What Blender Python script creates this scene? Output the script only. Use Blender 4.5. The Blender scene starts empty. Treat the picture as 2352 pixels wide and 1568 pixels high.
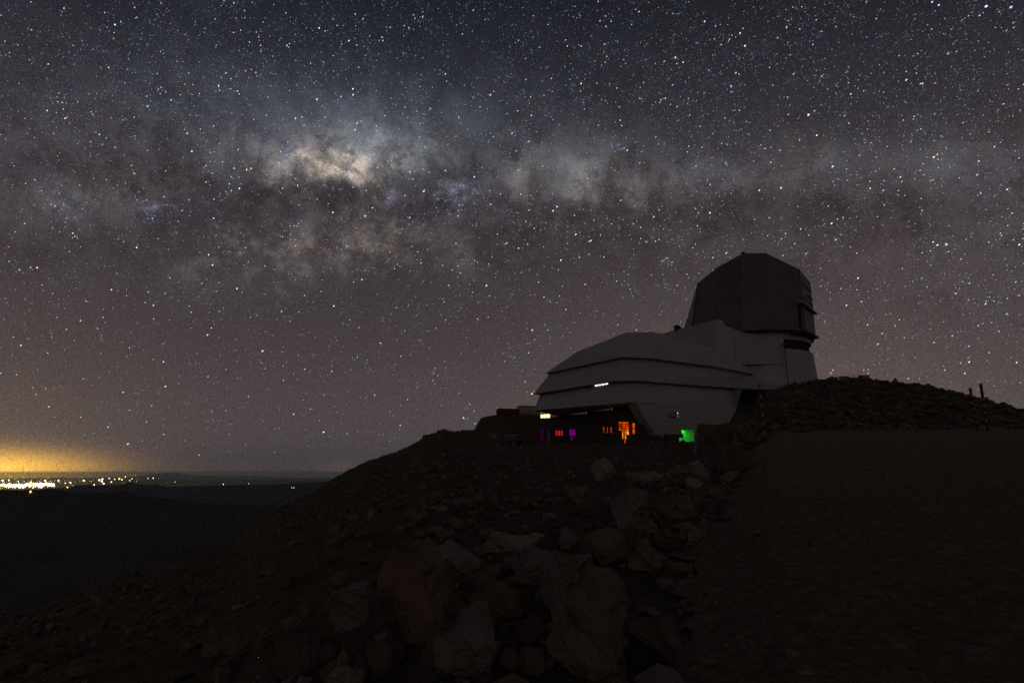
import bpy, bmesh, math, random
import numpy as np
from mathutils import Vector, Matrix

# ------------------------------------------------------------------ camera, sky, exposure
scene = bpy.context.scene
COL = scene.collection
PITCH = math.radians(13.0)
CP, SP = math.cos(PITCH), math.sin(PITCH)
FPX = 20.0 / 36.0 * 2352.0            # focal length in pixels of a 2352 x 1568 view
cam_d = bpy.data.cameras.new("camera")
cam_d.lens = 20.0
cam_d.sensor_width = 36.0
cam_d.clip_start = 0.1
cam_d.clip_end = 400000.0
cam = bpy.data.objects.new("camera", cam_d)
cam.location = (0, 0, 0)              # the eye is the origin; the ground under it is at -1.6
cam.rotation_euler = (math.pi / 2 + PITCH, 0, 0)
COL.objects.link(cam)
scene.camera = cam
scene.view_settings.view_transform = 'Standard'
scene.view_settings.look = 'None'
scene.view_settings.exposure = 0.0
scene.view_settings.gamma = 1.0
scene.cycles.use_denoising = False
scene.cycles.max_bounces = 5
scene.cycles.diffuse_bounces = 3
scene.cycles.glossy_bounces = 2
scene.cycles.transmission_bounces = 2
scene.cycles.volume_bounces = 3
scene.cycles.sample_clamp_indirect = 2.0


def tu(x, y):
    """view pixel -> (X/Y, Z/Y) of its sight line"""
    cy = 784.0 - y
    fwd = FPX * CP - cy * SP
    return (x - 1176.0) / fwd, (cy * CP + FPX * SP) / fwd


def at_y(x, y, Y):
    t, u = tu(x, y)
    return Vector((t * Y, Y, u * Y))


def at_z(x, y, z):
    t, u = tu(x, y)
    Y = z / u
    return Vector((t * Y, Y, z))


# ---- night sky in the world: air glow, town glow, Milky Way
world = bpy.data.worlds.new("World")
scene.world = world
world.use_nodes = True
wt = world.node_tree
wt.nodes.clear()


class Ex:
    """a small wrapper so node maths can be written as formulas"""
    nt = wt

    def __init__(self, s):
        self.s = s

    def __add__(self, o): return mth('ADD', self, o)
    def __radd__(self, o): return mth('ADD', o, self)
    def __sub__(self, o): return mth('SUBTRACT', self, o)
    def __rsub__(self, o): return mth('SUBTRACT', o, self)
    def __mul__(self, o): return mth('MULTIPLY', self, o)
    def __rmul__(self, o): return mth('MULTIPLY', o, self)
    def __truediv__(self, o): return mth('DIVIDE', self, o)


def mth(op, *a):
    n = Ex.nt.nodes.new('ShaderNodeMath')
    n.operation = op
    for i, v in enumerate(a):
        if isinstance(v, Ex):
            Ex.nt.links.new(v.s, n.inputs[i])
        else:
            n.inputs[i].default_value = float(v)
    return Ex(n.outputs[0])


def vdot(v, c):
    n = Ex.nt.nodes.new('ShaderNodeVectorMath')
    n.operation = 'DOT_PRODUCT'
    Ex.nt.links.new(v, n.inputs[0])
    n.inputs[1].default_value = c
    return Ex(n.outputs['Value'])


class Acc:
    """running colour sum"""

    def __init__(self, c):
        self.sock = None
        self.c = c

    def add(self, c, k):
        n = Ex.nt.nodes.new('ShaderNodeVectorMath')
        n.operation = 'SCALE'
        n.inputs[0].default_value = c
        Ex.nt.links.new(k.s, n.inputs['Scale'])
        m = Ex.nt.nodes.new('ShaderNodeVectorMath')
        m.operation = 'ADD'
        if self.sock is None:
            m.inputs[0].default_value = self.c
        else:
            Ex.nt.links.new(self.sock, m.inputs[0])
        Ex.nt.links.new(n.outputs[0], m.inputs[1])
        self.sock = m.outputs[0]

    def scale(self, k):
        n = Ex.nt.nodes.new('ShaderNodeVectorMath')
        n.operation = 'SCALE'
        Ex.nt.links.new(self.sock, n.inputs[0])
        Ex.nt.links.new(k.s, n.inputs['Scale'])
        self.sock = n.outputs[0]


def gauss2(l, b, l0, b0, sl, sb):
    dl = (l - l0) * (1.0 / sl)
    db = (b - b0) * (1.0 / sb)
    return mth('EXPONENT', (dl * dl + db * db) * -1.0)


def wnoise(vec, scale, detail=6, rough=0.6, dist=0.0):
    n = Ex.nt.nodes.new('ShaderNodeTexNoise')
    n.inputs['Scale'].default_value = scale
    n.inputs['Detail'].default_value = detail
    n.inputs['Roughness'].default_value = rough
    n.inputs['Distortion'].default_value = dist
    Ex.nt.links.new(vec, n.inputs['Vector'])
    return n


def sstep(x, a, b):
    n = Ex.nt.nodes.new('ShaderNodeMapRange')
    n.interpolation_type = 'SMOOTHSTEP'
    n.inputs['From Min'].default_value = a
    n.inputs['From Max'].default_value = b
    Ex.nt.links.new(x.s, n.inputs['Value'])
    return Ex(n.outputs[0])


tc = wt.nodes.new('ShaderNodeTexCoord')
DIR = tc.outputs['Generated']


def look(x, y):
    t, u = tu(x, y)
    return Vector((t, 1.0, u)).normalized()


g1 = look(800, 415)                                   # the bulge of the galaxy
g3 = g1.cross(look(1900, 455) - look(800, 415)).normalized()
if g3.z < 0:
    g3 = -g3
g2 = g3.cross(g1)                                     # pointing left
g2 = -g2                                              # pointing right


def gal(x, y):
    d = look(x, y)
    return math.degrees(math.atan2(d.dot(g2), d.dot(g1))), math.degrees(math.asin(d.dot(g3)))


def galblob(x, y, sx, sy):
    l, b = gal(x, y)
    l1, b1 = gal(x + sx, y)
    l2, b2 = gal(x, y - sy)
    return l, b, max(abs(l1 - l), .3), max(abs(b2 - b), .3)


R2D = 180 / math.pi
dx, dy, dz = vdot(DIR, (1, 0, 0)), vdot(DIR, (0, 1, 0)), vdot(DIR, (0, 0, 1))
el = mth('ARCSINE', dz) * R2D
az = mth('ARCTAN2', dx, dy) * R2D
# warped galactic coordinates
nw = wnoise(DIR, 7.0, 5, 0.62)
sep = wt.nodes.new('ShaderNodeSeparateColor')
wt.links.new(nw.outputs['Color'], sep.inputs[0])
nw2 = wnoise(DIR, 26.0, 5, 0.62)
sep2 = wt.nodes.new('ShaderNodeSeparateColor')
wt.links.new(nw2.outputs['Color'], sep2.inputs[0])
w1 = Ex(sep.outputs[0]) - 0.5 + (Ex(sep2.outputs[0]) - 0.5) * 0.42
w2 = Ex(sep.outputs[1]) - 0.5 + (Ex(sep2.outputs[1]) - 0.5) * 0.50
L0 = mth('ARCTAN2', vdot(DIR, g2), vdot(DIR, g1)) * R2D
B0 = mth('ARCSINE', vdot(DIR, g3)) * R2D
Lw = L0 + w1 * 9.0
Bw = B0 + w2 * 6.5
nf = wnoise(DIR, 26.0, 10, 0.72)
fine = Ex(nf.outputs['Fac'])
nb = wnoise(DIR, 5.0, 6, 0.6, 0.4)
broad = Ex(nb.outputs['Fac'])
cloud = sstep(fine * 0.68 + broad * 0.32, 0.42, 0.59)

acc = Acc((0.0, 0.0, 0.0))
elp = mth('MAXIMUM', el, 0.0)
zen = mth('MAXIMUM', 1.0 - elp * (1 / 85.0), 0.35)
acc.add((0.0130, 0.0178, 0.0315), zen)
mid = (el - 17.0) * (1 / 15.0)
acc.add((0.0110, 0.0055, 0.0030), mth('EXPONENT', mid * mid * -1.0))
# pale glow added overhead and behind the viewer to light building and ground
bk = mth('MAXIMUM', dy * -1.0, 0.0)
acc.add((0.036, 0.033, 0.032), sstep(el, 55.0, 85.0))
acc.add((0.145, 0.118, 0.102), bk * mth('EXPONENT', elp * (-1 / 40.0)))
low = mth('EXPONENT', elp * (-1 / 13.0))
dip = 1.0 - mth('EXPONENT', elp * (-1 / 4.0)) * 0.70 - mth('EXPONENT', elp * (-1 / 0.9)) * 0.10
side = 0.80 + mth('EXPONENT', ((az - 24.0) * (1 / 22.0)) * ((az - 24.0) * (-1 / 22.0))) * 0.55
acc.add((0.126, 0.083, 0.062), low * dip * side)
acc.add((0.011, 0.013, 0.016), mth('EXPONENT', elp * (-1 / 5.0)))
# town glow, west
ga = (az + 43.0) * (1 / 6.0)
gb_ = (az + 46.0) * (1 / 13.0)
gc = (az + 16.0) * (1 / 2.2)
acc.add((1.55, 0.80, 0.07), mth('EXPONENT', ga * ga * -1.0) * mth('EXPONENT', elp * elp * (-1 / 1.9)))
acc.add((0.105, 0.062, 0.016), mth('EXPONENT', gb_ * gb_ * -1.0) * mth('EXPONENT', elp * (-1 / 5.0)))
acc.add((0.045, 0.025, 0.012), mth('EXPONENT', gc * gc * -1.0) * mth('EXPONENT', elp * elp * (-1 / 1.2)))
acc.add((0.040, 0.028, 0.014), mth('EXPONENT', (az + 30.) * (az + 30.) * (-1 / 900.)) * mth('EXPONENT', elp * elp * (-1 / 0.8)))
# the broad band of the galaxy
bb = (Bw - 3.0) * (1 / 11.0)
band = mth('EXPONENT', bb * bb * -1.0)
lfall = 0.45 + 0.55 * mth('EXPONENT', (L0 * (1 / 30.0)) * (L0 * (-1 / 30.0)))
acc.add((0.0165, 0.0190, 0.0245), band * lfall * (0.62 + 0.6 * cloud))
nar = Bw * (1 / 5.0)
acc.add((0.027, 0.0225, 0.0205), mth('EXPONENT', nar * nar * -1.0) * lfall * cloud)
for (x, y, sx, sy, a, c) in [
    (805, 398, 70, 27, .130, (1, .80, .60)), (775, 378, 115, 36, .074, (1, .82, .66)), (690, 400, 60, 26, .040, (1, .80, .64)), (810, 380, 190, 62, .022, (1, .86, .70)),
    (850, 335, 85, 42, .075, (.86, .95, 1)), (900, 350, 120, 70, .030, (.85, .95, 1)),
    (800, 270, 300, 80, .022, (.75, .9, 1.15)), (650, 362, 55, 40, .045, (.8, .85, 1)),
    (1345, 395, 55, 46, .050, (1, .93, .9)), (1335, 440, 36, 20, .046, (1, .84, .74)),
    (1300, 370, 110, 60, .028, (.9, .95, 1)), (1055, 445, 48, 24, .085, (.8, .84, 1.25)),
    (1200, 390, 40, 50, .030, (1, .95, .9)), (1215, 420, 40, 30, .025, (1, .9, .85)),
    (1465, 445, 26, 32, .036, (1, .8, .72)), (1600, 410, 110, 45, .020, (.95, .95, 1)),
    (1850, 370, 150, 50, .022, (.95, .97, 1)), (2180, 370, 140, 60, .020, (.95, .97, 1)),
    (880, 545, 85, 42, .056, (1, .78, .58)), (640, 555, 120, 40, .034, (1, .82, .68)), (740, 560, 60, 30, .020, (1, .76, .58)), (1050, 560, 60, 40, .018, (1, .78, .62)), (560, 600, 90, 34, .014, (1, .85, .74)),
    (760, 590, 190, 60, .022, (1, .88, .78)), (600, 640, 150, 45, .016, (.95, .95, 1)),
    (1000, 600, 90, 40, .016, (1, .85, .75)), (150, 445, 60, 24, .020, (.85, .92, 1)),
    (300, 470, 150, 50, .010, (.9, .95, 1)), (530, 345, 80, 40, .016, (.9, .92, 1)),
    (345, 488, 34, 12, .050, (.8, .76, 1.3)), (900, 440, 14, 14, .045, (.85, .7, 1.3)),
    (940, 450, 70, 22, .014, (.85, .85, 1.2)), (1090, 480, 60, 30, .016, (.9, .8, 1.1)),
    (440, 440, 30, 24, .012, (1, .6, .4)),
]:
    l, b, sl, sb = galblob(x, y, sx, sy)
    if c[2] >= c[0] and y < 380:                        # smooth blue halo above the core
        acc.add(tuple(1.9 * a * q for q in c), gauss2(L0, B0, l, b, sl * 1.1, sb * 1.1) * (0.75 + 0.4 * cloud))
    else:
        acc.add(tuple((2.15 if a > .07 else 1.5) * a * q for q in c), gauss2(Lw, Bw, l, b, sl, sb) * (0.22 + 1.25 * cloud))
# dust lanes
dust = None
for (x, y, sx, sy, a) in [
    (690, 445, 120, 22, .75), (800, 470, 180, 22, .70), (560, 470, 110, 60, .40), (960, 470, 120, 34, .45),
    (1195, 350, 24, 40, .60), (1240, 410, 24, 50, .60), (1150, 470, 120, 40, .35), (1410, 420, 22, 56, .65),
    (1560, 485, 240, 42, .70), (860, 600, 60, 34, .50), (740, 540, 40, 50, .35), (560, 530, 120, 26, .35),
    (280, 390, 170, 45, .45), (200, 560, 240, 50, .25), (1900, 475, 280, 42, .60), (1250, 555, 260, 60, .42),
    (970, 400, 36, 26, .25), (880, 590, 100, 18, .4), (700, 395, 30, 14, .4), (1100, 400, 30, 16, .3),
]:
    l, b, sl, sb = galblob(x, y, sx, sy)
    k = gauss2(Lw, Bw, l, b, sl, sb) * (a * 1.08) * (0.62 + 0.62 * (1.0 - cloud))
    dust = k if dust is None else mth('MAXIMUM', dust, k)
nd = wnoise(DIR, 15.0, 11, 0.74, 0.7)
filam = sstep(Ex(nd.outputs['Fac']), 0.50, 0.58)
fil = filam * mth('EXPONENT', (B0 * (1 / 8.0)) * (B0 * (-1 / 8.0))) * 0.52
keep = (1.0 - dust) * (1.0 - fil)
acc.scale(0.16 + 0.84 * keep)
acc.add((0.031, 0.0205, 0.0180), mth('SUBTRACT', 1.0, keep) * 0.9)
acc.scale(1.0 - mth('EXPONENT', elp * (-1 / 2.4)) * 0.30 * sstep(mth('ABSOLUTE', az + 8.0) * -1.0, -34.0, -18.0))
# unresolved star light: fine grain of the sky itself
ng = wnoise(DIR, 520.0, 1, 0.5)
acc.scale(0.45 + 1.10 * Ex(ng.outputs['Fac']))
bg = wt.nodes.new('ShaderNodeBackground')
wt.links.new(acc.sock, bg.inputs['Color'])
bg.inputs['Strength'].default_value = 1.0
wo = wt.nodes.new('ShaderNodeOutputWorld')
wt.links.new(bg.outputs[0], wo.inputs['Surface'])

# ------------------------------------------------------------------ helpers
rng = random.Random(7)
nrs = np.random.RandomState(11)


def tag(o, label=None, cat=None, group=None, kind=None):
    if label: o['label'] = label
    if cat: o['category'] = cat
    if group: o['group'] = group
    if kind: o['kind'] = kind
    return o


def empty(name, loc, label, cat, group=None, rz=0.0):
    o = bpy.data.objects.new(name, None)
    o.empty_display_size = 0.5
    o.location = loc
    o.rotation_euler = (0, 0, rz)
    COL.objects.link(o)
    return tag(o, label, cat, group)


def mesh_obj(name, verts, faces, mats, parent=None, smooth=False, midx=None, recalc=True):
    me = bpy.data.meshes.new(name)
    me.from_pydata([tuple(map(float, v)) for v in verts], [], faces)
    if recalc:
        bm = bmesh.new()
        bm.from_mesh(me)
        bmesh.ops.recalc_face_normals(bm, faces=bm.faces)
        bm.to_mesh(me)
        bm.free()
    if not isinstance(mats, (list, tuple)):
        mats = [mats]
    for m in mats:
        me.materials.append(m)
    if midx is not None:
        me.polygons.foreach_set('material_index', midx)
    if smooth:
        me.polygons.foreach_set('use_smooth', [True] * len(me.polygons))
    me.update()
    o = bpy.data.objects.new(name, me)
    COL.objects.link(o)
    if parent is not None:
        o.parent = parent
    return o


class MB:
    """collects solids for one mesh"""

    def __init__(self):
        self.v, self.f, self.m = [], [], []

    def add(self, vs, fs, mi=0):
        k = len(self.v)
        self.v += [tuple(map(float, v)) for v in vs]
        self.f += [tuple(i + k for i in f) for f in fs]
        self.m += [mi] * len(fs)

    def box(self, c, s, mi=0, M=None):
        vs = []
        for z in (-.5, .5):
            for y in (-.5, .5):
                for x in (-.5, .5):
                    p = Vector((c[0] + x * s[0], c[1] + y * s[1], c[2] + z * s[2]))
                    vs.append(M @ p if M is not None else p)
        self.add(vs, [(0, 2, 3, 1), (4, 5, 7, 6), (0, 1, 5, 4), (2, 6, 7, 3), (0, 4, 6, 2), (1, 3, 7, 5)], mi)

    def bar(self, p, q, w, d, mi=0, up=(0, 0, 1)):
        p, q = Vector(p), Vector(q)
        a = (q - p).normalized()
        upv = Vector(up)
        if abs(a.dot(upv)) > .95:
            upv = Vector((1, 0, 0))
        s = a.cross(upv).normalized() * w / 2
        t = s.cross(a).normalized() * d / 2
        vs = [r + i * s + j * t for r in (p, q) for i, j in ((-1, -1), (1, -1), (1, 1), (-1, 1))]
        self.add(vs, [(0, 1, 2, 3), (4, 7, 6, 5), (0, 4, 5, 1), (1, 5, 6, 2), (2, 6, 7, 3), (3, 7, 4, 0)], mi)

    def tube(self, p, q, r0, r1=None, n=10, mi=0):
        r1 = r0 if r1 is None else r1
        p, q = Vector(p), Vector(q)
        a = (q - p).normalized()
        s = a.cross(Vector((1, 0, 0)) if abs(a.x) < .9 else Vector((0, 1, 0))).normalized()
        t = a.cross(s)
        vs = []
        for c, r in ((p, r0), (q, r1)):
            for i in range(n):
                an = 2 * math.pi * i / n
                vs.append(c + (s * math.cos(an) + t * math.sin(an)) * r)
        fs = [(i, (i + 1) % n, n + (i + 1) % n, n + i) for i in range(n)]
        fs += [tuple(range(n - 1, -1, -1)), tuple(range(n, 2 * n))]
        self.add(vs, fs, mi)

    def loft(self, rings, mi=0, caps=True):
        n = len(rings[0])
        vs = [p for r in rings for p in r]
        fs = []
        for k in range(len(rings) - 1):
            for i in range(n):
                j = (i + 1) % n
                fs.append((k * n + i, k * n + j, (k + 1) * n + j, (k + 1) * n + i))
        if caps:
            fs.append(tuple(range(n - 1, -1, -1)))
            fs.append(tuple((len(rings) - 1) * n + i for i in range(n)))
        self.add(vs, fs, mi)

    def build(self, name, mats, parent=None, smooth=False):
        return mesh_obj(name, self.v, self.f, mats, parent, smooth, self.m)


# ---- value noise on arrays
def _h(ix, iy, s):
    n = (ix.astype(np.int64) * 374761393 + iy.astype(np.int64) * 668265263 + s * 982451653) & 0x7fffffff
    n = ((n ^ (n >> 13)) * 1274126177) & 0x7fffffff
    n = (n ^ (n >> 16)) & 0xffff
    return n / 32767.5 - 1.0


def vnoise(x, y, s=0):
    ix, iy = np.floor(x), np.floor(y)
    fx, fy = x - ix, y - iy
    fx, fy = fx * fx * (3 - 2 * fx), fy * fy * (3 - 2 * fy)
    a, b = _h(ix, iy, s), _h(ix + 1, iy, s)
    c, d = _h(ix, iy + 1, s), _h(ix + 1, iy + 1, s)
    return (a * (1 - fx) + b * fx) * (1 - fy) + (c * (1 - fx) + d * fx) * fy


def fbm(x, y, o=4, s=0, g=.5):
    r, a, f = 0., 1., 1.
    for k in range(o):
        r = r + a * vnoise(x * f + 17.3 * k, y * f - 9.1 * k, s + k)
        a *= g
        f *= 2.03
    return r


# ------------------------------------------------------------------ materials
def mat(name, base, rough=.8, spec=.3, var=None, scale=4.0, bump=0.0, bscale=None, metal=0.0, detail=8):
    m = bpy.data.materials.new(name)
    m.use_nodes = True
    nt = m.node_tree
    b = nt.nodes['Principled BSDF']
    b.inputs['Roughness'].default_value = rough
    b.inputs['Specular IOR Level'].default_value = spec
    b.inputs['Metallic'].default_value = metal
    b.inputs['Base Color'].default_value = (*base, 1)
    co = nt.nodes.new('ShaderNodeTexCoord')
    if var is not None:
        n = nt.nodes.new('ShaderNodeTexNoise')
        n.inputs['Scale'].default_value = scale
        n.inputs['Detail'].default_value = detail
        n.inputs['Roughness'].default_value = .65
        nt.links.new(co.outputs['Object'], n.inputs['Vector'])
        r = nt.nodes.new('ShaderNodeValToRGB')
        r.color_ramp.elements[0].position = .34
        r.color_ramp.elements[0].color = (*base, 1)
        r.color_ramp.elements[1].position = .66
        r.color_ramp.elements[1].color = (*var, 1)
        nt.links.new(n.outputs['Fac'], r.inputs[0])
        nt.links.new(r.outputs[0], b.inputs['Base Color'])
    if bump:
        n2 = nt.nodes.new('ShaderNodeTexNoise')
        n2.inputs['Scale'].default_value = bscale or scale * 4
        n2.inputs['Detail'].default_value = 8
        n2.inputs['Roughness'].default_value = .7
        nt.links.new(co.outputs['Object'], n2.inputs['Vector'])
        bp = nt.nodes.new('ShaderNodeBump')
        bp.inputs['Strength'].default_value = bump
        bp.inputs['Distance'].default_value = .12
        nt.links.new(n2.outputs['Fac'], bp.inputs['Height'])
        nt.links.new(bp.outputs[0], b.inputs['Normal'])
    return m


def emit(name, c, k, sampling='AUTO', var=0.0, scale=1.0):
    m = bpy.data.materials.new(name)
    m.use_nodes = True
    nt = m.node_tree
    nt.nodes.clear()
    e = nt.nodes.new('ShaderNodeEmission')
    e.inputs['Color'].default_value = (*c, 1)
    e.inputs['Strength'].default_value = k
    if var:
        co = nt.nodes.new('ShaderNodeTexCoord')
        n = nt.nodes.new('ShaderNodeTexNoise')
        n.inputs['Scale'].default_value = scale
        n.inputs['Detail'].default_value = 2
        nt.links.new(co.outputs['Object'], n.inputs['Vector'])
        r = nt.nodes.new('ShaderNodeMapRange')
        r.inputs['From Min'].default_value = .35
        r.inputs['From Max'].default_value = .65
        r.inputs['To Min'].default_value = k * (1 - var)
        r.inputs['To Max'].default_value = k * (1 + var)
        nt.links.new(n.outputs['Fac'], r.inputs[0])
        nt.links.new(r.outputs[0], e.inputs['Strength'])
    o = nt.nodes.new('ShaderNodeOutputMaterial')
    nt.links.new(e.outputs[0], o.inputs['Surface'])
    m.cycles.emission_sampling = sampling
    return m


def panel_mat(name, base, seam, bw, bh, rough=.55, axis='XZ'):
    """sheet-metal cladding: faint panel joints, slight tone change from panel to panel"""
    m = mat(name, base, rough, .35)
    nt = m.node_tree
    b = nt.nodes['Principled BSDF']
    co = nt.nodes.new('ShaderNodeTexCoord')
    sp = nt.nodes.new('ShaderNodeSeparateXYZ')
    nt.links.new(co.outputs['Object'], sp.inputs[0])
    cb = nt.nodes.new('ShaderNodeCombineXYZ')
    ad = nt.nodes.new('ShaderNodeMath')
    ad.operation = 'ADD'
    nt.links.new(sp.outputs[0], ad.inputs[0])
    nt.links.new(sp.outputs[1], ad.inputs[1])
    nt.links.new(ad.outputs[0], cb.inputs[0])
    nt.links.new(sp.outputs[2], cb.inputs[1])
    br = nt.nodes.new('ShaderNodeTexBrick')
    br.offset = 0.0
    br.inputs['Scale'].default_value = 1.0
    br.inputs['Brick Width'].default_value = bw
    br.inputs['Row Height'].default_value = bh
    br.inputs['Mortar Size'].default_value = .035
    br.inputs['Color1'].default_value = (*base, 1)
    br.inputs['Color2'].default_value = (*[c * .90 for c in base], 1)
    br.inputs['Mortar'].default_value = (*seam, 1)
    nt.links.new(cb.outputs[0], br.inputs['Vector'])
    n = nt.nodes.new('ShaderNodeTexNoise')
    n.inputs['Scale'].default_value = .35
    n.inputs['Detail'].default_value = 6
    nt.links.new(co.outputs['Object'], n.inputs['Vector'])
    mr = nt.nodes.new('ShaderNodeMapRange')
    mr.inputs['To Min'].default_value = .82
    mr.inputs['To Max'].default_value = 1.12
    nt.links.new(n.outputs['Fac'], mr.inputs[0])
    mx = nt.nodes.new('ShaderNodeVectorMath')
    mx.operation = 'SCALE'
    nt.links.new(br.outputs['Color'], mx.inputs[0])
    nt.links.new(mr.outputs[0], mx.inputs['Scale'])
    nt.links.new(mx.outputs[0], b.inputs['Base Color'])
    return m


M_GROUND = mat('stony_ground', (.058, .046, .035), .95, .1, (.130, .105, .080), 2.2, 1.0, 9.0)
M_ROAD = mat('gravel', (.128, .102, .076), .95, .1, (.29, .240, .185), 9.0, 1.0, 20.0)
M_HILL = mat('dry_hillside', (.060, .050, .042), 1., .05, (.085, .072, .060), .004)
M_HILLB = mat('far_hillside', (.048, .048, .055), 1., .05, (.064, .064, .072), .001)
M_HILLC = mat('haze_lifted_range', (.13, .125, .12), 1., .05, (.17, .16, .15), .0008)  # base colour raised to stand in for haze brightness
M_HILLD = mat('haze_paled_range', (.26, .24, .22), 1., .05, (.32, .30, .27), .0005)  # raised further, more haze brightness put into the colour
ROCKS = [mat('rock_brown', (.125, .098, .074), .9, .2, (.19, .152, .118), 2.2, .6, 9.0),
         mat('rock_grey', (.125, .112, .10), .9, .2, (.195, .175, .157), 2.0, .6, 9.0),
         mat('rock_dark', (.070, .057, .047), .9, .2, (.125, .102, .085), 2.5, .6, 9.0),
         mat('rock_pale', (.18, .155, .133), .9, .2, (.275, .24, .21), 2.0, .6, 9.0),
         mat('rock_red', (.14, .094, .066), .9, .2, (.20, .138, .10), 2.0, .6, 9.0)]
M_CLAD = panel_mat('white_cladding', (.375, .36, .35), (.25, .24, .235), 3.2, 30.0)
M_ROOF = panel_mat('roof_cladding', (.40, .395, .405), (.33, .325, .33), 400.0, 400.0)
M_DOME = panel_mat('dome_cladding', (.120, .110, .100), (.040, .036, .032), 30.0, 1.55, .45)
M_TOWER = panel_mat('tower_cladding', (.40, .385, .37), (.32, .305, .29), 2.4, 40.0)
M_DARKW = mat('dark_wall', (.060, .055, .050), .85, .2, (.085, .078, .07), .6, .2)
M_SEAM = mat('seam_trim', (.20, .19, .18), .5)
M_DARK = mat('dark_gap', (.026, .023, .021), .9)
M_STEEL = mat('galvanised_steel', (.28, .28, .28), .45, .5, metal=.6)
M_BLACK = mat('black_paint', (.015, .015, .016), .5)
M_YELLOW = mat('yellow_paint', (.25, .19, .014), .5)
M_REDP = mat('red_plastic', (.20, .024, .016), .5)
M_ORANGE = mat('orange_paint', (.42, .12, .02), .5, .3, (.34, .09, .02), 3.0)
M_RUST = mat('red_container_paint', (.11, .020, .013), .6, .3, (.08, .018, .013), 1.5)
M_GREYC = mat('grey_container_paint', (.40, .38, .37), .6, .3, (.32, .30, .29), 1.5)
M_GLASS = mat('dark_glass', (.03, .034, .036), .08, .6)
M_TYRE = mat('tyre_rubber', (.02, .02, .02), .9)
M_CARW = mat('pale_car_paint', (.55, .55, .56), .3, .5)
M_CARD = mat('dark_blue_car_paint', (.035, .038, .060), .3, .5)
M_WHITEIN = mat('white_interior', (.7, .7, .7), .8)
M_LEAF = mat('green_light_leaf', (.075, .13, .028), .9, .1, (.12, .17, .045), 6.0)  # green light of the bay put into the leaf colour
M_STEM = mat('stem', (.07, .05, .03), .9)

# ------------------------------------------------------------------ terrain
# per sight column: first edge (pixel row, distance), second edge, third edge
TX, T1, T2, T3 = [], [], [], []


def colm(x, y1, Y1, p2, p3):
    t, u = tu(x, y1)
    TX.append(t)
    T1.append((Y1, u * Y1))
    T2.append(p2)
    T3.append(p3)


def fall(x, y1, Y1):
    t, u = tu(x, y1)
    z = u * Y1
    colm(x, y1, Y1, (Y1 * 1.12 + 3, z - (Y1 * .12 + 3) * .42), (Y1 + 70, z - 55))


def pz(x, y, Y):
    return tu(x, y)[1] * Y


for a in [(-900, 1700, 12), (-400, 1560, 14), (-150, 1470, 17), (0, 1422, 20), (130, 1383, 24), (240, 1343, 28), (358, 1314, 33),
          (430, 1286, 38), (500, 1268, 42), (545, 1243, 46), (580, 1217, 49), (625, 1179, 54), (655, 1160, 58), (690, 1143, 62),
          (718, 1131, 66), (760, 1106, 70), (830, 1067, 76), (880, 1048, 80), (940, 1026, 84), (975, 1003, 87)]:
    fall(*a)
colm(1018, 988, 90, (100, pz(1018, 992, 100)), (125, -12))
colm(1060, 1012, 88, (108, pz(1060, 987, 108)), (150, -4))
colm(1105, 1022, 88, (112, pz(1105, 986, 112)), (190, 6))
colm(1160, 1026, 88, (112, pz(1160, 1008, 112)), (190, 6.2))
colm(1235, 1023, 88, (112, 5.6), (190, 6))
colm(1400, 1023, 88, (108, 5.2), (190, 6))
colm(1520, 1018, 86, (104, 5.1), (190, 6))
colm(1610, 1016, 80, (100, 5.0), (190, 6))
colm(1690, 1008, 60, (90, 5.2), (190, 6))
colm(1735, 1000, 42, (64, pz(1735, 935, 64)), (170, 7))
colm(1775, 994, 38, (60, pz(1775, 903, 60)), (170, 7))
colm(1815, 993, 38, (60, pz(1815, 889, 60)), (160, 8))
colm(1865, 991, 39, (60, pz(1865, 884, 60)), (160, 9))
colm(1905, 990, 39, (62, pz(1905, 873, 62)), (160, 9.5))
colm(1990, 988, 40, (62, pz(1990, 872, 62)), (160, 9))
colm(2060, 987, 40, (62, pz(2060, 880, 62)), (160, 8))
colm(2130, 986, 40, (61, pz(2130, 886, 61)), (160, 7))
colm(2230, 985, 39, (60, pz(2230, 907, 60)), (160, 6))
colm(2300, 985, 38, (58, pz(2300, 925, 58)), (160, 4))
colm(2360, 985, 37, (56, pz(2360, 945, 56)), (160, 2))
colm(2480, 985, 35, (52, pz(2480, 975, 52)), (150, -2))
colm(2800, 990, 30, (44, pz(2800, 985, 44)), (120, -8))
TX = np.array(TX)
T1, T2, T3 = np.array(T1), np.array(T2), np.array(T3)
TMIN, TMAX = -1.75, 1.75


def zbase(t, Y):
    """height of the smooth ground; t = X/Y, Y = distance ahead"""
    Y1, z1 = np.interp(t, TX, T1[:, 0]), np.interp(t, TX, T1[:, 1])
    Y2, z2 = np.interp(t, TX, T2[:, 0]), np.interp(t, TX, T2[:, 1])
    Y3, z3 = np.interp(t, TX, T3[:, 0]), np.interp(t, TX, T3[:, 1])
    k = np.clip(Y / Y1, 0, 1)
    za = -1.6 + (z1 + 1.6) * k
    # the far drop to the valleys
    zb = z1 + (z2 - z1) * np.clip((Y - Y1) / (Y2 - Y1), 0, 1)
    zc = z2 + (z3 - z2) * np.clip((Y - Y2) / (Y3 - Y2), 0, 1)
    zd = z3 - .45 * np.minimum(Y - Y3, 1000.) - .02 * np.maximum(Y - Y3 - 1000., 0)
    return np.where(Y < Y1, za, np.where(Y < Y2, zb, np.where(Y < Y3, zc, np.maximum(zd, -430.))))


RB_Y = np.array([1.0, 4, 6, 9, 13, 18, 24, 30, 36, 45])
RB_T = np.array([.30, .265, .285, .315, .345, .375, .40, .425, .445, .47])


def road_left(Y):
    return np.interp(Y, RB_Y, RB_T)


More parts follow.
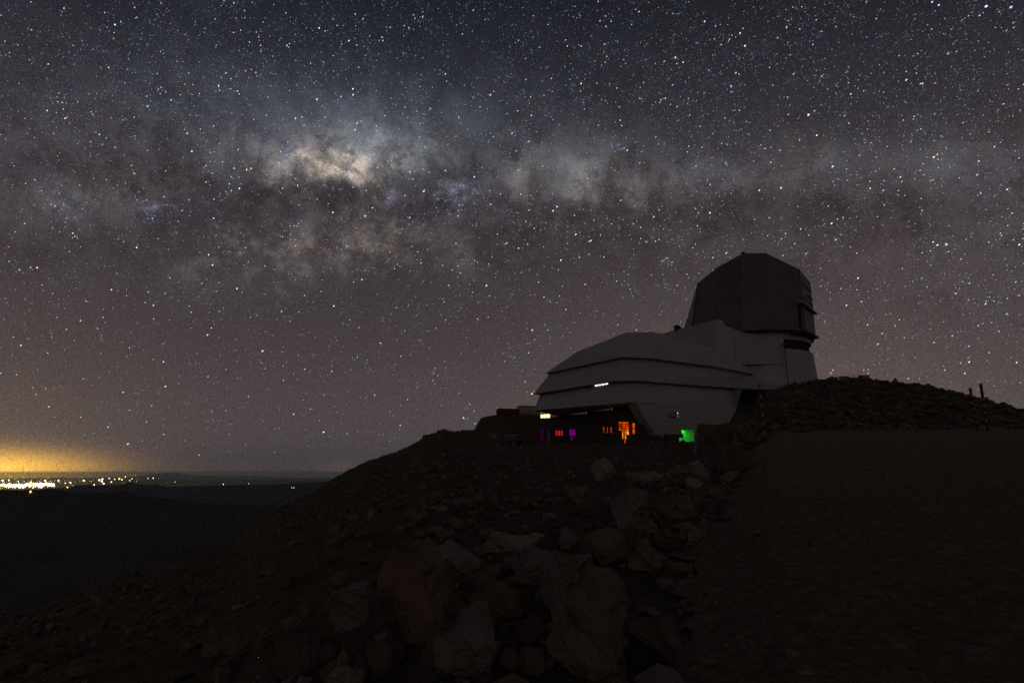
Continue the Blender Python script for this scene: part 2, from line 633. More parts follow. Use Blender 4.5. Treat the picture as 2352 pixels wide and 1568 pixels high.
def road_mask(t, Y):
    e = np.clip((t - road_left(Y)) / .05 + .5, 0, 1)
    Y1 = np.interp(t, TX, T1[:, 0])
    return e * np.clip((Y1 + .5 - Y) / 1.5, 0, 1)


def zfull(X, Y, rough=True):
    t = np.clip(X / np.maximum(Y, 1e-3), TMIN, TMAX)
    z = zbase(t, Y)
    # mound behind the left wing
    mx, my = at_y(1200, 960, 150)[0], 150.
    q = ((X - mx) / 17.0) ** 2 + ((Y - my) / 12.0) ** 2
    z = z + 8.6 * np.clip(1 - q * .62, 0, 1) ** .8
    if rough:
        rm = road_mask(t, Y)
        amp = np.clip(Y / 25., .25, 1.4)
        z = z + (1 - rm) * (fbm(X * .35, Y * .35, 4, 3) * .16 * amp + fbm(X * 1.6, Y * 1.6, 4, 9) * .055 * amp)
        z = z + rm * (fbm(X * .25, Y * .25, 3, 5) * .06 + fbm(X * 2.2, Y * 2.2, 3, 6) * .022)
        bermy = np.interp(t, TX, T1[:, 0])
        berm = np.clip((t - .42) / .05, 0, 1) * np.clip((Y - bermy) / 6., 0, 1) * np.clip((110 - Y) / 40., 0, 1)
        z = z + berm * fbm(X * .8, Y * .8, 4, 21) * .28
        far = np.clip((Y - 120) / 200., 0, 1)
        z = z + far * fbm(X * .012, Y * .012, 5, 31) * 10
    return z


def zg(X, Y, rough=True):
    return float(zfull(np.array([X]), np.array([Y]), rough)[0])


def ground_hit(px, py):
    """where the sight line through a view pixel meets the ground"""
    t, u = tu(px, py)
    Y = np.geomspace(2.0, 180.0, 3000)
    g = zfull(t * Y, Y, False) - u * Y
    i = np.argmax(g > 0) if (g > 0).any() else len(Y) - 1
    return Vector((t * Y[i], Y[i], zg(t * Y[i], Y[i])))


ph = np.concatenate([np.linspace(-180, -60, 40, endpoint=False), np.linspace(-60, -46, 30, endpoint=False),
                     np.linspace(-46, 46, 760, endpoint=False), np.linspace(46, 60, 30, endpoint=False), np.linspace(60, 180, 40, endpoint=False)])
rr = np.concatenate([[.05], np.geomspace(.6, 170, 400), np.geomspace(176, 3000, 46), np.geomspace(3600, 60000, 16)])
PH, RR = np.meshgrid(np.radians(ph), rr)
GX, GY = RR * np.sin(PH), RR * np.cos(PH)
lim = np.radians(60.2)
side_ = np.abs(PH) > lim
TT = np.tan(np.clip(PH, -lim, lim))
YY = RR * np.cos(np.clip(PH, -lim, lim))
GZ = np.where(side_, zbase(TT, YY), zfull(GX, np.maximum(GY, 1e-3)))
nr_, nc_ = GZ.shape
vs = np.stack([GX.ravel(), GY.ravel(), GZ.ravel()], 1)
idx = np.arange(nr_ * nc_).reshape(nr_, nc_)
a = idx[:-1].ravel(); b = np.roll(idx, -1, 1)[:-1].ravel(); c = np.roll(idx, -1, 1)[1:].ravel(); d = idx[1:].ravel()
fc = np.stack([d, c, b, a], 1)[:, ::-1]
g = mesh_obj('ground', vs.tolist(), fc.tolist(), M_GROUND, smooth=True, recalc=False)
g.data.flip_normals() if g.data.polygons[len(fc) // 4].normal.z < 0 else None
tag(g, 'dark stony mountainside falling away to the left of the gravel road', 'ground', kind='structure')

# gravel road: a sheet just above the ground
ny, nx = 150, 150
yy = np.geomspace(1.6, 47, ny)
rv = []
for Y in yy:
    tl = road_left(Y)
    for j in range(nx):
        k = j / (nx - 1)
        t = tl + .012 + (1.30 - tl) * k ** 1.15
        if j == 0:
            t += .05 * float(fbm(np.array([Y * 1.3]), np.array([.5]), 3, 77)[0])
        Y1 = float(np.interp(t, TX, T1[:, 0]))
        Yk = min(Y, 1.6 + (Y1 + .4 - 1.6) * (Y - 1.6) / (47 - 1.6) * 1.18)
        Yk = min(Yk, Y1 + .3)
        rv.append((t * Yk, Yk))
rv = np.array(rv)
rz = zfull(rv[:, 0], rv[:, 1]) + .03 + fbm(rv[:, 0] * 6, rv[:, 1] * 6, 2, 8) * .006
fcs = [(i * nx + j, i * nx + j + 1, (i + 1) * nx + j + 1, (i + 1) * nx + j) for i in range(ny - 1) for j in range(nx - 1)]
rd = mesh_obj('gravel_road', np.column_stack([rv, rz]).tolist(), fcs, M_ROAD, smooth=True, recalc=False)
tag(rd, 'bare gravel road climbing past the boulders to the rocky bank', 'road', kind='structure')


# ---- far hills: ridges with their own distance and thickness
def ridge(name, pts, Y0, depth_front, depth_back, zfoot, mat_, label, amp, fr, seed):
    px = np.array([p[0] for p in pts]); py = np.array([p[1] for p in pts])
    xs = np.linspace(px[0], px[-1], 420)
    ys = np.interp(xs, px, py) + fbm(xs / 22., xs * 0 + seed, 4, seed) * .75
    T = np.array([tu(x, y) for x, y in zip(xs, ys)])
    prof = np.concatenate([np.linspace(-1, 0, 26), np.linspace(0, 1, 12)[1:]])
    V = []
    for k in prof:
        Y = Y0 + (depth_front if k < 0 else depth_back) * k
        Yv = np.full(len(xs), Y)
        zt = T[:, 1] * Y0
        w = (1 - abs(k)) ** (1.15 if k < 0 else 1.4)
        z = zfoot + (zt - zfoot) * w
        X = T[:, 0] * (Y0 * .6 + Y * .4) if k < 0 else T[:, 0] * Y
        z = z + fbm(X * fr, Yv * fr, 5, seed) * amp * (1 - w * .985) + fbm(X * fr * 6, Yv * fr * 6, 3, seed + 5) * amp * .04 * (.2 + (1 - w))
        V.append(np.stack([X, Yv, z], 1))
    V = np.concatenate(V)
    n, m_ = len(prof), len(xs)
    F = [(i * m_ + j, i * m_ + j + 1, (i + 1) * m_ + j + 1, (i + 1) * m_ + j) for i in range(n - 1) for j in range(m_ - 1)]
    o = mesh_obj(name, V.tolist(), F, mat_, smooth=True, recalc=False)
    return tag(o, label, 'hills', kind='structure')


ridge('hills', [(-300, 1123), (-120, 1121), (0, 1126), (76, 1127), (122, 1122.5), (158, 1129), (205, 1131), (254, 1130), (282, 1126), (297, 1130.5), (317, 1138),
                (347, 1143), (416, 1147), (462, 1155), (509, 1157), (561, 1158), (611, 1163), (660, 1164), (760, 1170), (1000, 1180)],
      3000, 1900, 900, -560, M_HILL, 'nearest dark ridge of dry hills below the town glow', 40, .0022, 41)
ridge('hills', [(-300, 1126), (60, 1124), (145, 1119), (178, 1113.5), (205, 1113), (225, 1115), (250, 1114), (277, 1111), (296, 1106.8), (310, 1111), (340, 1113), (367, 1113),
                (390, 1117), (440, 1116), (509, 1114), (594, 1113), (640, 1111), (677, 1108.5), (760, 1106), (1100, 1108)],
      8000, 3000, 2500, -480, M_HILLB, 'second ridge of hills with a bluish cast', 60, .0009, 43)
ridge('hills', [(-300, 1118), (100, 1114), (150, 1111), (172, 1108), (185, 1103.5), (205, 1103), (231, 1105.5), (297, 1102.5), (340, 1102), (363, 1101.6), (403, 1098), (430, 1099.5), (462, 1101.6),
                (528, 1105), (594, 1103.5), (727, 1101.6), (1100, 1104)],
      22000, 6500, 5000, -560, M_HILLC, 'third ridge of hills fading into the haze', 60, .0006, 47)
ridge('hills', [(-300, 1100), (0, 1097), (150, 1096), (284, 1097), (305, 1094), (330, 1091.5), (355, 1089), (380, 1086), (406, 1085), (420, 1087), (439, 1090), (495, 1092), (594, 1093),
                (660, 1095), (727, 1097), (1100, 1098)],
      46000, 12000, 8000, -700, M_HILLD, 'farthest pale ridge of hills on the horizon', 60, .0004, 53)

# ------------------------------------------------------------------ air
hb = MB()
hb.box((0, 0, (62 - 900) / 2.0), (130000, 130000, 962))
hz = hb.build('haze', [])
hm = bpy.data.materials.new('night_air')
hm.use_nodes = True
hm.node_tree.nodes.clear()
pv = hm.node_tree.nodes.new('ShaderNodeVolumePrincipled')
pv.inputs['Color'].default_value = (.66, .84, 1.0, 1)
pv.inputs['Density'].default_value = 2.3e-5
pv.inputs['Anisotropy'].default_value = 0.0
ho = hm.node_tree.nodes.new('ShaderNodeOutputMaterial')
hm.node_tree.links.new(pv.outputs[0], ho.inputs['Volume'])
hz.data.materials.append(hm)
tag(hz, 'thin night haze over the valleys', 'haze', kind='stuff')

# ------------------------------------------------------------------ observatory
BC = at_y(1428, 819, 104.0)              # the near corner of the upper eave
AL = math.radians(30.5)
AX = Vector((math.cos(AL), math.sin(AL), 0))
BX = Vector((-math.sin(AL), math.cos(AL), 0))
BASE_Z = 4.6
bld = empty('observatory', (BC.x, BC.y, BASE_Z), 'large pale observatory with stepped overhanging tiers and a faceted dark dome on a round tower', 'observatory', rz=AL)


def LB(x, y, z):
    """view pixel on the level z -> building coordinates"""
    p = at_z(x, y, z)
    d = Vector((p.x - BC.x, p.y - BC.y, 0))
    return Vector((d.dot(AX), d.dot(BX), z - BASE_Z))


def LP(x, y, b, k=0.0):
    """view pixel on the upright plane through b (building coordinates), leaning k per metre"""
    t, u = tu(x, y)
    # X=tY: (tY-BCx)*BXx + (Y-BCy)*BXy = b
    Y = (b + BC.x * BX.x + BC.y * BX.y) / (t * BX.x + BX.y)
    d = Vector((t * Y - BC.x, Y - BC.y, 0))
    return Vector((d.dot(AX), b, u * Y - BASE_Z))


def LA(x, y, a):
    t, u = tu(x, y)
    Y = (a + BC.x * AX.x + BC.y * AX.y) / (t * AX.x + AX.y)
    d = Vector((t * Y - BC.x, Y - BC.y, 0))
    return Vector((a, d.dot(BX), u * Y - BASE_Z))


def LW(p):
    """world point -> building coordinates"""
    d = Vector((p[0] - BC.x, p[1] - BC.y, 0))
    return Vector((d.dot(AX), d.dot(BX), p[2] - BASE_Z))


def ring(pts, back=26.0, right=52.0):
    """visible edge points from the left tip to the right, closed round the back"""
    l = pts[0]
    return [Vector((l.x + 7, back, l.z))] + list(pts) + [Vector((right, pts[-1].y, l.z)), Vector((right, back, l.z))]


def inset(pts, da, db, z):
    n = len(pts)
    out = []
    for i, p in enumerate(pts):
        f = i / (n - 1)
        out.append(Vector((p.x + da * (1.0 if i <= 1 else .35), p.y + db * (-.25 if i == 0 else 1.0), z)))
    return out


H1 = BC.z
H2, H3 = 16.3, 12.0
e1 = [LB(1252, 857.2, H1), Vector((0, 0, H1 - BASE_Z)), LB(1491, 821.7, H1), LB(1640, 840.8, H1), LB(1731, 858, H1), LB(1790, 868.5, H1)]
e2 = [LB(1225, 904.8, H2), LB(1407, 874.3, H2), LB(1474, 874, H2), LB(1529, 879, H2), LB(1704.5, 892, H2), LB(1777, 894.5, H2)]
e3 = [LB(1226, 941, H3 + .1), LB(1459, 922.7, H3), LB(1490, 925.6, H3), LB(1524, 929.4, H3), LB(1663.6, 940.6, H3), LB(1690, 943, H3)]
for q in (e1, e2, e3):
    for p in q:
        p.z = q[1].z

# roof: left slope, front slope, flat top
zr = 28.0
T0, Ta, Tb, Tc = LB(1325, 808, 24.3), LB(1437.7, 763.6, zr), LB(1496.8, 762, zr), LB(1519.7, 766.2, zr)
Td, Te = LB(1646, 801, 26.9), LB(1807, 840, 25.4)
rf = MB()
E = e1
V = [E[0], E[1], E[2], E[3], E[4], E[5], T0, Ta, Tb, Tc, Td, Te,
     Vector((5, 26, H1 - BASE_Z)), Vector((16, 26, zr - BASE_Z)), Vector((52, 26, zr - BASE_Z - 2)), Vector((52, 26, H1 - BASE_Z)), Vector((52, E[5].y, H1 - BASE_Z)), Vector((54, Te.y, Te.z))]
F = [(0, 1, 8, 7, 6), (1, 2, 9, 8), (2, 3, 10, 9), (3, 4, 11, 10), (4, 5, 11), (5, 16, 17, 11),
     (12, 0, 6), (12, 6, 7, 13), (7, 8, 9, 13), (9, 10, 14, 13), (10, 11, 17, 14), (12, 13, 14, 15), (16, 15, 14, 17), (0, 12, 15, 16, 5, 4, 3, 2, 1)]
rf.add(V, F)
roof = rf.build('roof', M_ROOF, bld)

def tier(name, top, bot, m):
    mb = MB()
    mb.loft([ring(bot, 25, 49), ring(top, 25, 49)])
    return mb.build(name, m, bld)


t2top = inset(e1, 1.0, 1.1, H1 - BASE_Z - .05)
tier('upper_tier_wall', t2top, e2, M_CLAD)
t3top = inset(e2, 1.5, 1.2, H2 - BASE_Z - .05)
t3top[-1] = LP(1705.5, 908.5, t3top[-1].y); t3top[-1].z = H2 - BASE_Z - .05
t3bot = [p.copy() for p in e3]
mb = MB()
tt = [p.copy() for p in t3top]
mb.loft([[Vector((tt[0].x + 7, 24, t3bot[0].z))] + t3bot + [Vector((t3bot[-1].x, 24, t3bot[0].z))],
         [Vector((tt[0].x + 7, 24, tt[0].z))] + tt + [Vector((tt[-1].x, 24, tt[0].z))]])
mb.build('middle_tier_wall', M_CLAD, bld)
# front base wall, leaning in towards the ground
fb = e3[1].y
lw = [LP(1459, 923.5, fb), LP(1524, 930.0, fb + .25), LP(1690, 943, fb + .1)]
b0, b1 = LP(1523, 1014, fb + 1.0), LP(1640, 985, fb + 1.0)
zb_ = -.8
mb = MB()
top_ = [Vector((e3[1].x, e3[1].y + .02, H3 - BASE_Z - .01)), Vector((e3[3].x, e3[3].y + .05, H3 - BASE_Z - .01)), Vector((e3[4].x, e3[4].y + .05, H3 - BASE_Z - .01)),
        Vector((e3[5].x, e3[5].y + .05, H3 - BASE_Z - .01))]
bw_a = b0.x + (b0.x - top_[0].x) * .06
bot_ = [Vector((bw_a, fb + 1.0, zb_)), Vector((bw_a + 3, fb + 1.0, zb_)), Vector((b1.x - 5.0, fb + 1.0, zb_)), Vector((b1.x - 1.0, fb + 1.0, zb_))]
dp = Vector((0, 2.2, 0))
mb.add(top_ + bot_ + [p + dp for p in top_] + [p + dp for p in bot_],
       [(0, 1, 5, 4), (1, 2, 6, 5), (2, 3, 7, 6), (8, 12, 13, 9), (9, 13, 14, 10), (10, 14, 15, 11), (0, 8, 9, 1), (1, 9, 10, 2), (2, 10, 11, 3),
        (4, 5, 13, 12), (5, 6, 14, 13), (6, 7, 15, 14), (0, 4, 12, 8), (3, 11, 15, 7)])
base_wall = mb.build('base_wall', M_CLAD, bld)
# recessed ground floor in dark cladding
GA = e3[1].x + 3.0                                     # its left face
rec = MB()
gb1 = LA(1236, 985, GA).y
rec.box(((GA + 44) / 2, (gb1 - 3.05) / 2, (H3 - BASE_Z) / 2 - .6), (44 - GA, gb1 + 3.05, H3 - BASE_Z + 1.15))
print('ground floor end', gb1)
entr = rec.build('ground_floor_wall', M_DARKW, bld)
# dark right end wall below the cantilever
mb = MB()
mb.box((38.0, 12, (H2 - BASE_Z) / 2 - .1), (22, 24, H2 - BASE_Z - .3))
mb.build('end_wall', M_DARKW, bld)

# annex between the roof and the tower, parapet cut to the dome
ab = 3.4
A0 = LP(1640, 735, ab)
lft = LB(1519.7, 765.9, A0.z + BASE_Z)
tow = at_y(1731, 800, 135.0)
TC = LW((tow.x, tow.y, BASE_Z))                       # tower axis, building coordinates
TR = 12.6
mb = MB()
_t = tu(1799, 790)[0]
_Y = min((Y for Y in np.linspace(108, 134, 400) if (_t * Y - tow.x) ** 2 + (Y - tow.y) ** 2 < (TR + .4) ** 2), default=122.0)
endp = LW(at_y(1799, 768.5, _Y))
K = []
def fpt(px, py):
    t, u = tu(px, py)
    nn = Vector((-(endp.y - A0.y), endp.x - A0.x, 0)).normalized()
    wn = AX * nn.x + BX * nn.y
    wA = Vector((BC.x, BC.y, 0)) + AX * A0.x + BX * A0.y
    Y = (wA.x * wn.x + wA.y * wn.y) / (t * wn.x + wn.y)
    return LW((t * Y, Y, u * Y))


ker = [A0] + [fpt(*q) for q in ((1652, 733.5), (1661, 737), (1664, 746), (1684, 755), (1700, 760.5), (1720, 765.5), (1745, 768), (1780, 769))] + [endp]
lowz = 18.5
dl = Vector((lft.x - A0.x, lft.y - A0.y, 0)).normalized()
leftfar = A0 + dl * 20.0
front_top = ker
poly_top = [leftfar] + front_top
n = len(poly_top)
inn = Vector((TC.x, TC.y + 10, 0))
vt = [p.copy() for p in poly_top]
vb = [Vector((p.x, p.y, lowz)) for p in poly_top]
back = [Vector((p.x * .3 + inn.x * .7, p.y * .3 + inn.y * .7, p.z)) for p in poly_top]
back[0] = Vector((leftfar.x + 12, leftfar.y + 2, leftfar.z))
vv = vt + vb + back
ff = []
for i in range(n - 1):
    ff.append((i, i + 1, n + i + 1, n + i))
    ff.append((i, 2 * n + i, 2 * n + i + 1, i + 1))
mb.add(vv, ff)
annex = mb.build('annex_wall', M_CLAD, bld)
# small hood standing on the annex edge
hp = LW(at_y(1562, 752, 131))
mb = MB()
mb.add([hp + Vector(q) * .6 for q in ((-1.3, 0, -1.2), (1.6, 0, -1.0), (1.6, 2, -1.0), (-1.3, 2, -1.2), (-1.2, 0, 1.0), (-.9, 0, 1.0), (-.9, 2, 1.0), (-1.2, 2, 1.0), (1.6, 0, -.3), (1.6, 2, -.3))],
       [(0, 1, 8, 5, 4), (3, 7, 6, 9, 2), (0, 4, 7, 3), (4, 5, 6, 7), (5, 8, 9, 6), (1, 2, 9, 8), (0, 3, 2, 1)])
mb.build('roof_vent', M_DARK, bld)

# round tower, dark ring gap, light collar
def cyl_ring(c, r, z, n=72):
    return [Vector((c.x + r * math.cos(2 * math.pi * i / n), c.y + r * math.sin(2 * math.pi * i / n), z)) for i in range(n)]


zt = at_y(1800, 780, 122.0).z - BASE_Z
zc = at_y(1800, 776, 122.0).z - BASE_Z
mb = MB()
mb.loft([cyl_ring(TC, TR + 1.1, 2), cyl_ring(TC, TR, zt - 1.9)])
tower = mb.build('tower', M_TOWER, bld)
mb = MB()
mb.loft([cyl_ring(TC, TR - .7, zt - 2.0), cyl_ring(TC, TR - .7, zt + .3)])
mb.build('ring_gap', M_DARK, bld)
mb = MB()
mb.loft([cyl_ring(TC, TR - .2, zt + .3), cyl_ring(TC, TR - .1, zt + 2.0)])
mb.build('collar', M_TOWER, bld)
# lightning cable down the tower
mb = MB()
cp = [LW(at_y(1801, 793, 121.3)), LW(at_y(1806, 840, 121.0)), LW(at_y(1812.5, 893, 120.6))]
mb.tube(cp[0], cp[1], .10, n=6)
mb.tube(cp[1], cp[2], .10, n=6)
mb.box(cp[0] + Vector((0, 0, .2)), (.5, .5, .6))
mb.build('lightning_conductor', M_BLACK, bld)

# ---- dome: facets round the axis, gabled profile
dome_e = Vector((tow.x, tow.y, 0)).normalized()
toC = -dome_e                                          # towards the viewer side
rgt = Vector((-toC.y, toC.x, 0))
if rgt.x < 0:
    rgt = -rgt
dm = empty('dome', (0, 0, 0), None, None)
dm.parent = bld
zb_d = at_y(1760, 758, 121).z                          # dome floor
seams = [  # (angle right of the line of sight, radius, top pixel, bottom radius)
    (-88, 14.6, (1600, 657), 17.8), (-60, 15.0, (1603.6, 649.5), 16.2), (-33.5, 15.0, (1646.6, 614.3), 15.6), (-7, 15.0, (1706.7, 581.6), 15.3), (14, 15.0, (1758.6, 581.0), 15.2),
    (46, 14.7, (1835.4, 618.4), 14.9), (74, 13.1, (1861.5, 649), 13.8)]
tops, bots = [], []
for an, r, (px, py), rb in seams:
    an_ = math.radians(an)
    d_ = rgt * math.sin(an_) + toC * math.cos(an_)
    Yd = tow.y + d_.y * r
    top_w = at_y(px, py, Yd)
    tops.append(Vector((top_w.x, top_w.y, top_w.z)))
    pb = Vector((tow.x, tow.y, 0)) + d_ * rb
    bots.append(Vector((pb.x, pb.y, zb_d)))


def far(p):
    """the matching point on the far side of the dome"""
    d_ = Vector((p.x - tow.x, p.y - tow.y, 0))
    k = d_.dot(toC)
    q = p - toC * (k + max(k, 3.0)) if k > 0 else p - toC * 1.0
    return q


DP = dm


def L(p):
    return LW(p)


walls = []
mb = MB()
NT = [L(p) for p in tops]; NB = [L(p) for p in bots]
FT = [L(far(p)) for p in tops]; FB = [L(far(p)) for p in bots]
n = len(tops)
nv = NT + NB + FT + FB
fs = []
for i in range(n - 2):
    fs.append((i, i + 1, n + i + 1, n + i))
for i in range(n - 1):
    fs.append((2 * n + i, 3 * n + i, 3 * n + i + 1, 2 * n + i + 1))
    fs.append((i, 2 * n + i, 2 * n + i + 1, i + 1))
    fs.append((n + i, n + i + 1, 3 * n + i + 1, 3 * n + i))
fs.append((0, n, 3 * n, 2 * n))
mb.add(nv, fs)
shell = mb.build('dome_shell', M_DOME, dm)
# slit side with louvres, slightly paler
mb = MB()
mb.add([NT[5], NT[6], FT[6], NB[5], NB[6], FB[6]], [(0, 1, 4, 3), (1, 2, 5, 4)])
front = mb.build('slit_door', M_CLAD, dm)
front.data.materials.clear(); front.data.materials.append(panel_mat('slit_cladding', (.22, .21, .20), (.10, .09, .085), 40.0, 2.6, .5))
# seam trims
for i in range(1, 6):
    mb = MB()
    out = (NT[i] - Vector((TC.x, TC.y, NT[i].z))).normalized() * .10
    mb.bar(NB[i] + out, NT[i] + out, .16, .16)
    mb.build('seam_trim', M_SEAM, dm)


def lerp(p, q, k):
    return p + (q - p) * k


def slit_pt(k, h):
    return lerp(lerp(NB[5], NB[6], k), lerp(NT[5], NT[6], k), h)


odir = ((NB[5] + NB[6]) / 2 - Vector((TC.x, TC.y, NB[5].z))).normalized()
along = (NB[6] - NB[5]); along.z = 0; along.normalize()
for h, k0, k1, dpt, th in ((.395, -.30, 1.06, .8, .8), (.55, .0, 1.0, .22, .25), (.80, .0, .96, .2, .25), (.47, .05, 1.0, .22, .22), (.66, .55, 1.0, .3, .3)):
    mb = MB()
    p, q = slit_pt(k0, h), slit_pt(k1, h)
    mb.add([p, q, q + odir * dpt, p + odir * dpt, p + Vector((0, 0, th)), q + Vector((0, 0, th)), q + odir * dpt + Vector((0, 0, th * .25)), p + odir * dpt + Vector((0, 0, th * .25))],
           [(0, 1, 2, 3), (4, 7, 6, 5), (0, 4, 5, 1), (3, 2, 6, 7), (0, 3, 7, 4), (1, 5, 6, 2)])
    mb.build('slit_hood' if dpt > 1 else 'louvre', M_STEEL if dpt < 1 else front.data.materials[0], dm)
# crane platform under the slit
mb = MB()
p, q = NB[5] + along * -1.6, NB[6] + along * 1.2
mb.add([p - odir * 3 + Vector((0, 0, -.5)), q - odir * 3 + Vector((0, 0, -.5)), q + odir * .25 + Vector((0, 0, -.5)), p + odir * .3 + Vector((0, 0, -.5)),
        p - odir * 3, q - odir * 3, q + odir * .25, p + odir * .3],
       [(0, 1, 2, 3), (4, 7, 6, 5), (0, 4, 5, 1), (3, 2, 6, 7), (0, 3, 7, 4), (1, 5, 6, 2)])
mb.build('platform', M_DARKW, dm)
# dark strip on the shell paints the shade of a recess by the slit
mb = MB()
p0 = lerp(NB[4], NB[5], .86); p1 = lerp(NT[4], NT[5], .86)
o5 = (lerp(NB[4], NB[5], .9) - Vector((TC.x, TC.y, NB[5].z))).normalized() * .06
mb.bar(lerp(p0, p1, .03) + o5, lerp(p0, p1, .40) + o5, .9, .12)
mb.build('recess_shade_strip', M_DARK, dm)
# finial
mb = MB()
mb.box(NT[3] + Vector((0, 0, .12)), (.6, .6, .3))
mb.build('roof_vent', M_DARK, dm)

# ---- lit and unlit windows
E_WHITE = emit('white_window_light', (1, .88, .82), 2.6)
E_YEL = emit('yellow_window_light', (1, .74, .30), 2.2)
E_DIM = emit('dim_window_light', (.85, 1.0, .72), .055)
E_DIM2 = emit('faint_window_light', (.85, 1.0, .8), .030)
E_FAINT = emit('barely_lit_window', (.9, 1.0, .8), .012)
E_SPOT = emit('spot_light', (.95, 1, .85), .7)
E_MAG = emit('magenta_light', (.75, .0, .78), .30, var=.6, scale=.9)
E_MAGD = emit('faint_magenta_light', (.60, .02, .55), .032, var=.8, scale=.5)
E_RED = emit('red_light', (1, .02, .03), .62)
E_ORR = emit('orange_red_light', (1, .10, .03), .42, var=.5, scale=1.5)
E_OR = emit('orange_light', (1, .105, .003), .60, var=.75, scale=.8)
E_ORB = emit('bright_orange_light', (1, .22, .010), 1.5, var=.6, scale=1.2)


def facade_pt(px, py, A, B_, zref):
    """view pixel on the upright plane through the plan line A-B (building coordinates)"""
    t, u = tu(px, py)
    nrm = Vector((-(B_.y - A.y), B_.x - A.x, 0)).normalized()
    wn = AX * nrm.x + BX * nrm.y
    wA = Vector((BC.x, BC.y, 0)) + AX * A.x + BX * A.y
    Y = (wA.x * wn.x + wA.y * wn.y) / (t * wn.x + wn.y)
    return LW((t * Y, Y, u * Y))


def window(name, quad, m, frame=.12, cols=1, rows=1, proud=.10, bar=.10, parent=bld, toward=None):
    """quad: bl, br, tr, tl in building coordinates; a steel frame with glazing bars and its panes"""
    bl, br, tr, tl = quad
    nrm = (br - bl).cross(tl - bl).normalized()
    if toward is not None and nrm.dot(toward) < 0:
        nrm = -nrm
    off = nrm * proud
    fm = MB()

    def P(i, j):
        return lerp(lerp(bl, br, i), lerp(tl, tr, i), j) + off
    for (p, q) in ((P(0, 0), P(1, 0)), (P(0, 1), P(1, 1)), (P(0, 0), P(0, 1)), (P(1, 0), P(1, 1))):
        fm.bar(p, q, frame, frame, up=nrm)
    for k in range(1, cols):
        fm.bar(P(k / cols, 0), P(k / cols, 1), bar, bar, up=nrm)
    for k in range(1, rows):
        fm.bar(P(0, k / rows), P(1, k / rows), bar, bar, up=nrm)
    fo = fm.build(name, M_DARK, parent)
    pm = MB()
    pm.add([P(0, 0), P(1, 0), P(1, 1), P(0, 1)] + [P(0, 0) - off * .5, P(1, 0) - off * .5, P(1, 1) - off * .5, P(0, 1) - off * .5],
           [(0, 1, 2, 3), (7, 6, 5, 4), (0, 4, 5, 1), (1, 5, 6, 2), (2, 6, 7, 3), (3, 7, 4, 0)])
    pm.build('pane', m, fo)
    return fo


TOW_L = Vector((-1, -.2, 0)); TOW_F = Vector((0, -1, 0))


def plan_quad(A, B_, pts, ):
    return [facade_pt(px, py, A, B_, 0) for px, py in pts]


# bright white strip under the second eave (left face)
A_, B_ = t3top[0], t3top[1]
window('window', plan_quad(A_, B_, [(1367.5, 890.0), (1398.5, 885.3), (1398.5, 879.2), (1367.5, 883.8)]), E_WHITE, .10, 4, 1, .16, .12, toward=TOW_L)
# rows of small dim windows, front face under the eaves
A_, B_ = t2top[2], t2top[4]
for (x0, x1, y0, y1, m) in ((1630, 1637.5, 847, 838, E_DIM), (1649, 1655.5, 846.5, 840, E_DIM2), (1672, 1675, 850, 846.5, E_SPOT), (1692, 1698, 853.5, 850, E_DIM2), (1713, 1719, 857.2, 854, E_DIM2)):
    window('window', plan_quad(A_, B_, [(x0, y0), (x1, y0 + .8), (x1, y1 + .8), (x0, y1)]), m, .06, 2, 1, .12, .05, toward=TOW_F)
A_, B_ = t3top[2], t3top[4]
for (x0, x1, y0, y1, m) in ((1528, 1541, 889, 886.3, E_DIM2), (1547, 1552, 889.5, 887.3, E_DIM), (1563, 1569, 891, 889, E_DIM), (1634.5, 1638, 902, 898.3, E_SPOT), (1586, 1600, 893.5, 891, E_DIM2)):
    window('window', plan_quad(A_, B_, [(x0, y0), (x1, y0 + .6), (x1, y1 + .6), (x0, y1)]), m, .06, 2, 1, .14, .05, toward=TOW_F)
# window in the base wall
A_, B_ = Vector((0, fb + .45, 0)), Vector((20, fb + .45, 0))
window('window', plan_quad(A_, B_, [(1539, 957), (1556.5, 957.5), (1556.5, 946.5), (1539, 946)]), E_FAINT, .05, 3, 1, .25, .05, toward=TOW_F)
for (x, ya, yb) in ((1553.8, 951, 946.5), (1554.3, 957.2, 955.8)):
    window('window', plan_quad(A_, B_, [(x - .6, ya), (x + .6, ya), (x + .6, yb), (x - .6, yb)]), E_SPOT, .02, 1, 1, .33, .02, toward=TOW_F)
# ground floor, left face
A_, B_ = Vector((GA, 20, 0)), Vector((GA, -4, 0))


def gw(x0, x1, y0, y1, m, cols=1, rows=1, fr=.10, sl=-.07, pr=.10, name='window', bar=.10):
    s = sl * (x1 - x0)
    return window(name, plan_quad(A_, B_, [(x0, y0), (x1, y0 + s * .3), (x1, y1 + s), (x0, y1)]), m, fr, cols, rows, pr, bar, toward=TOW_L)


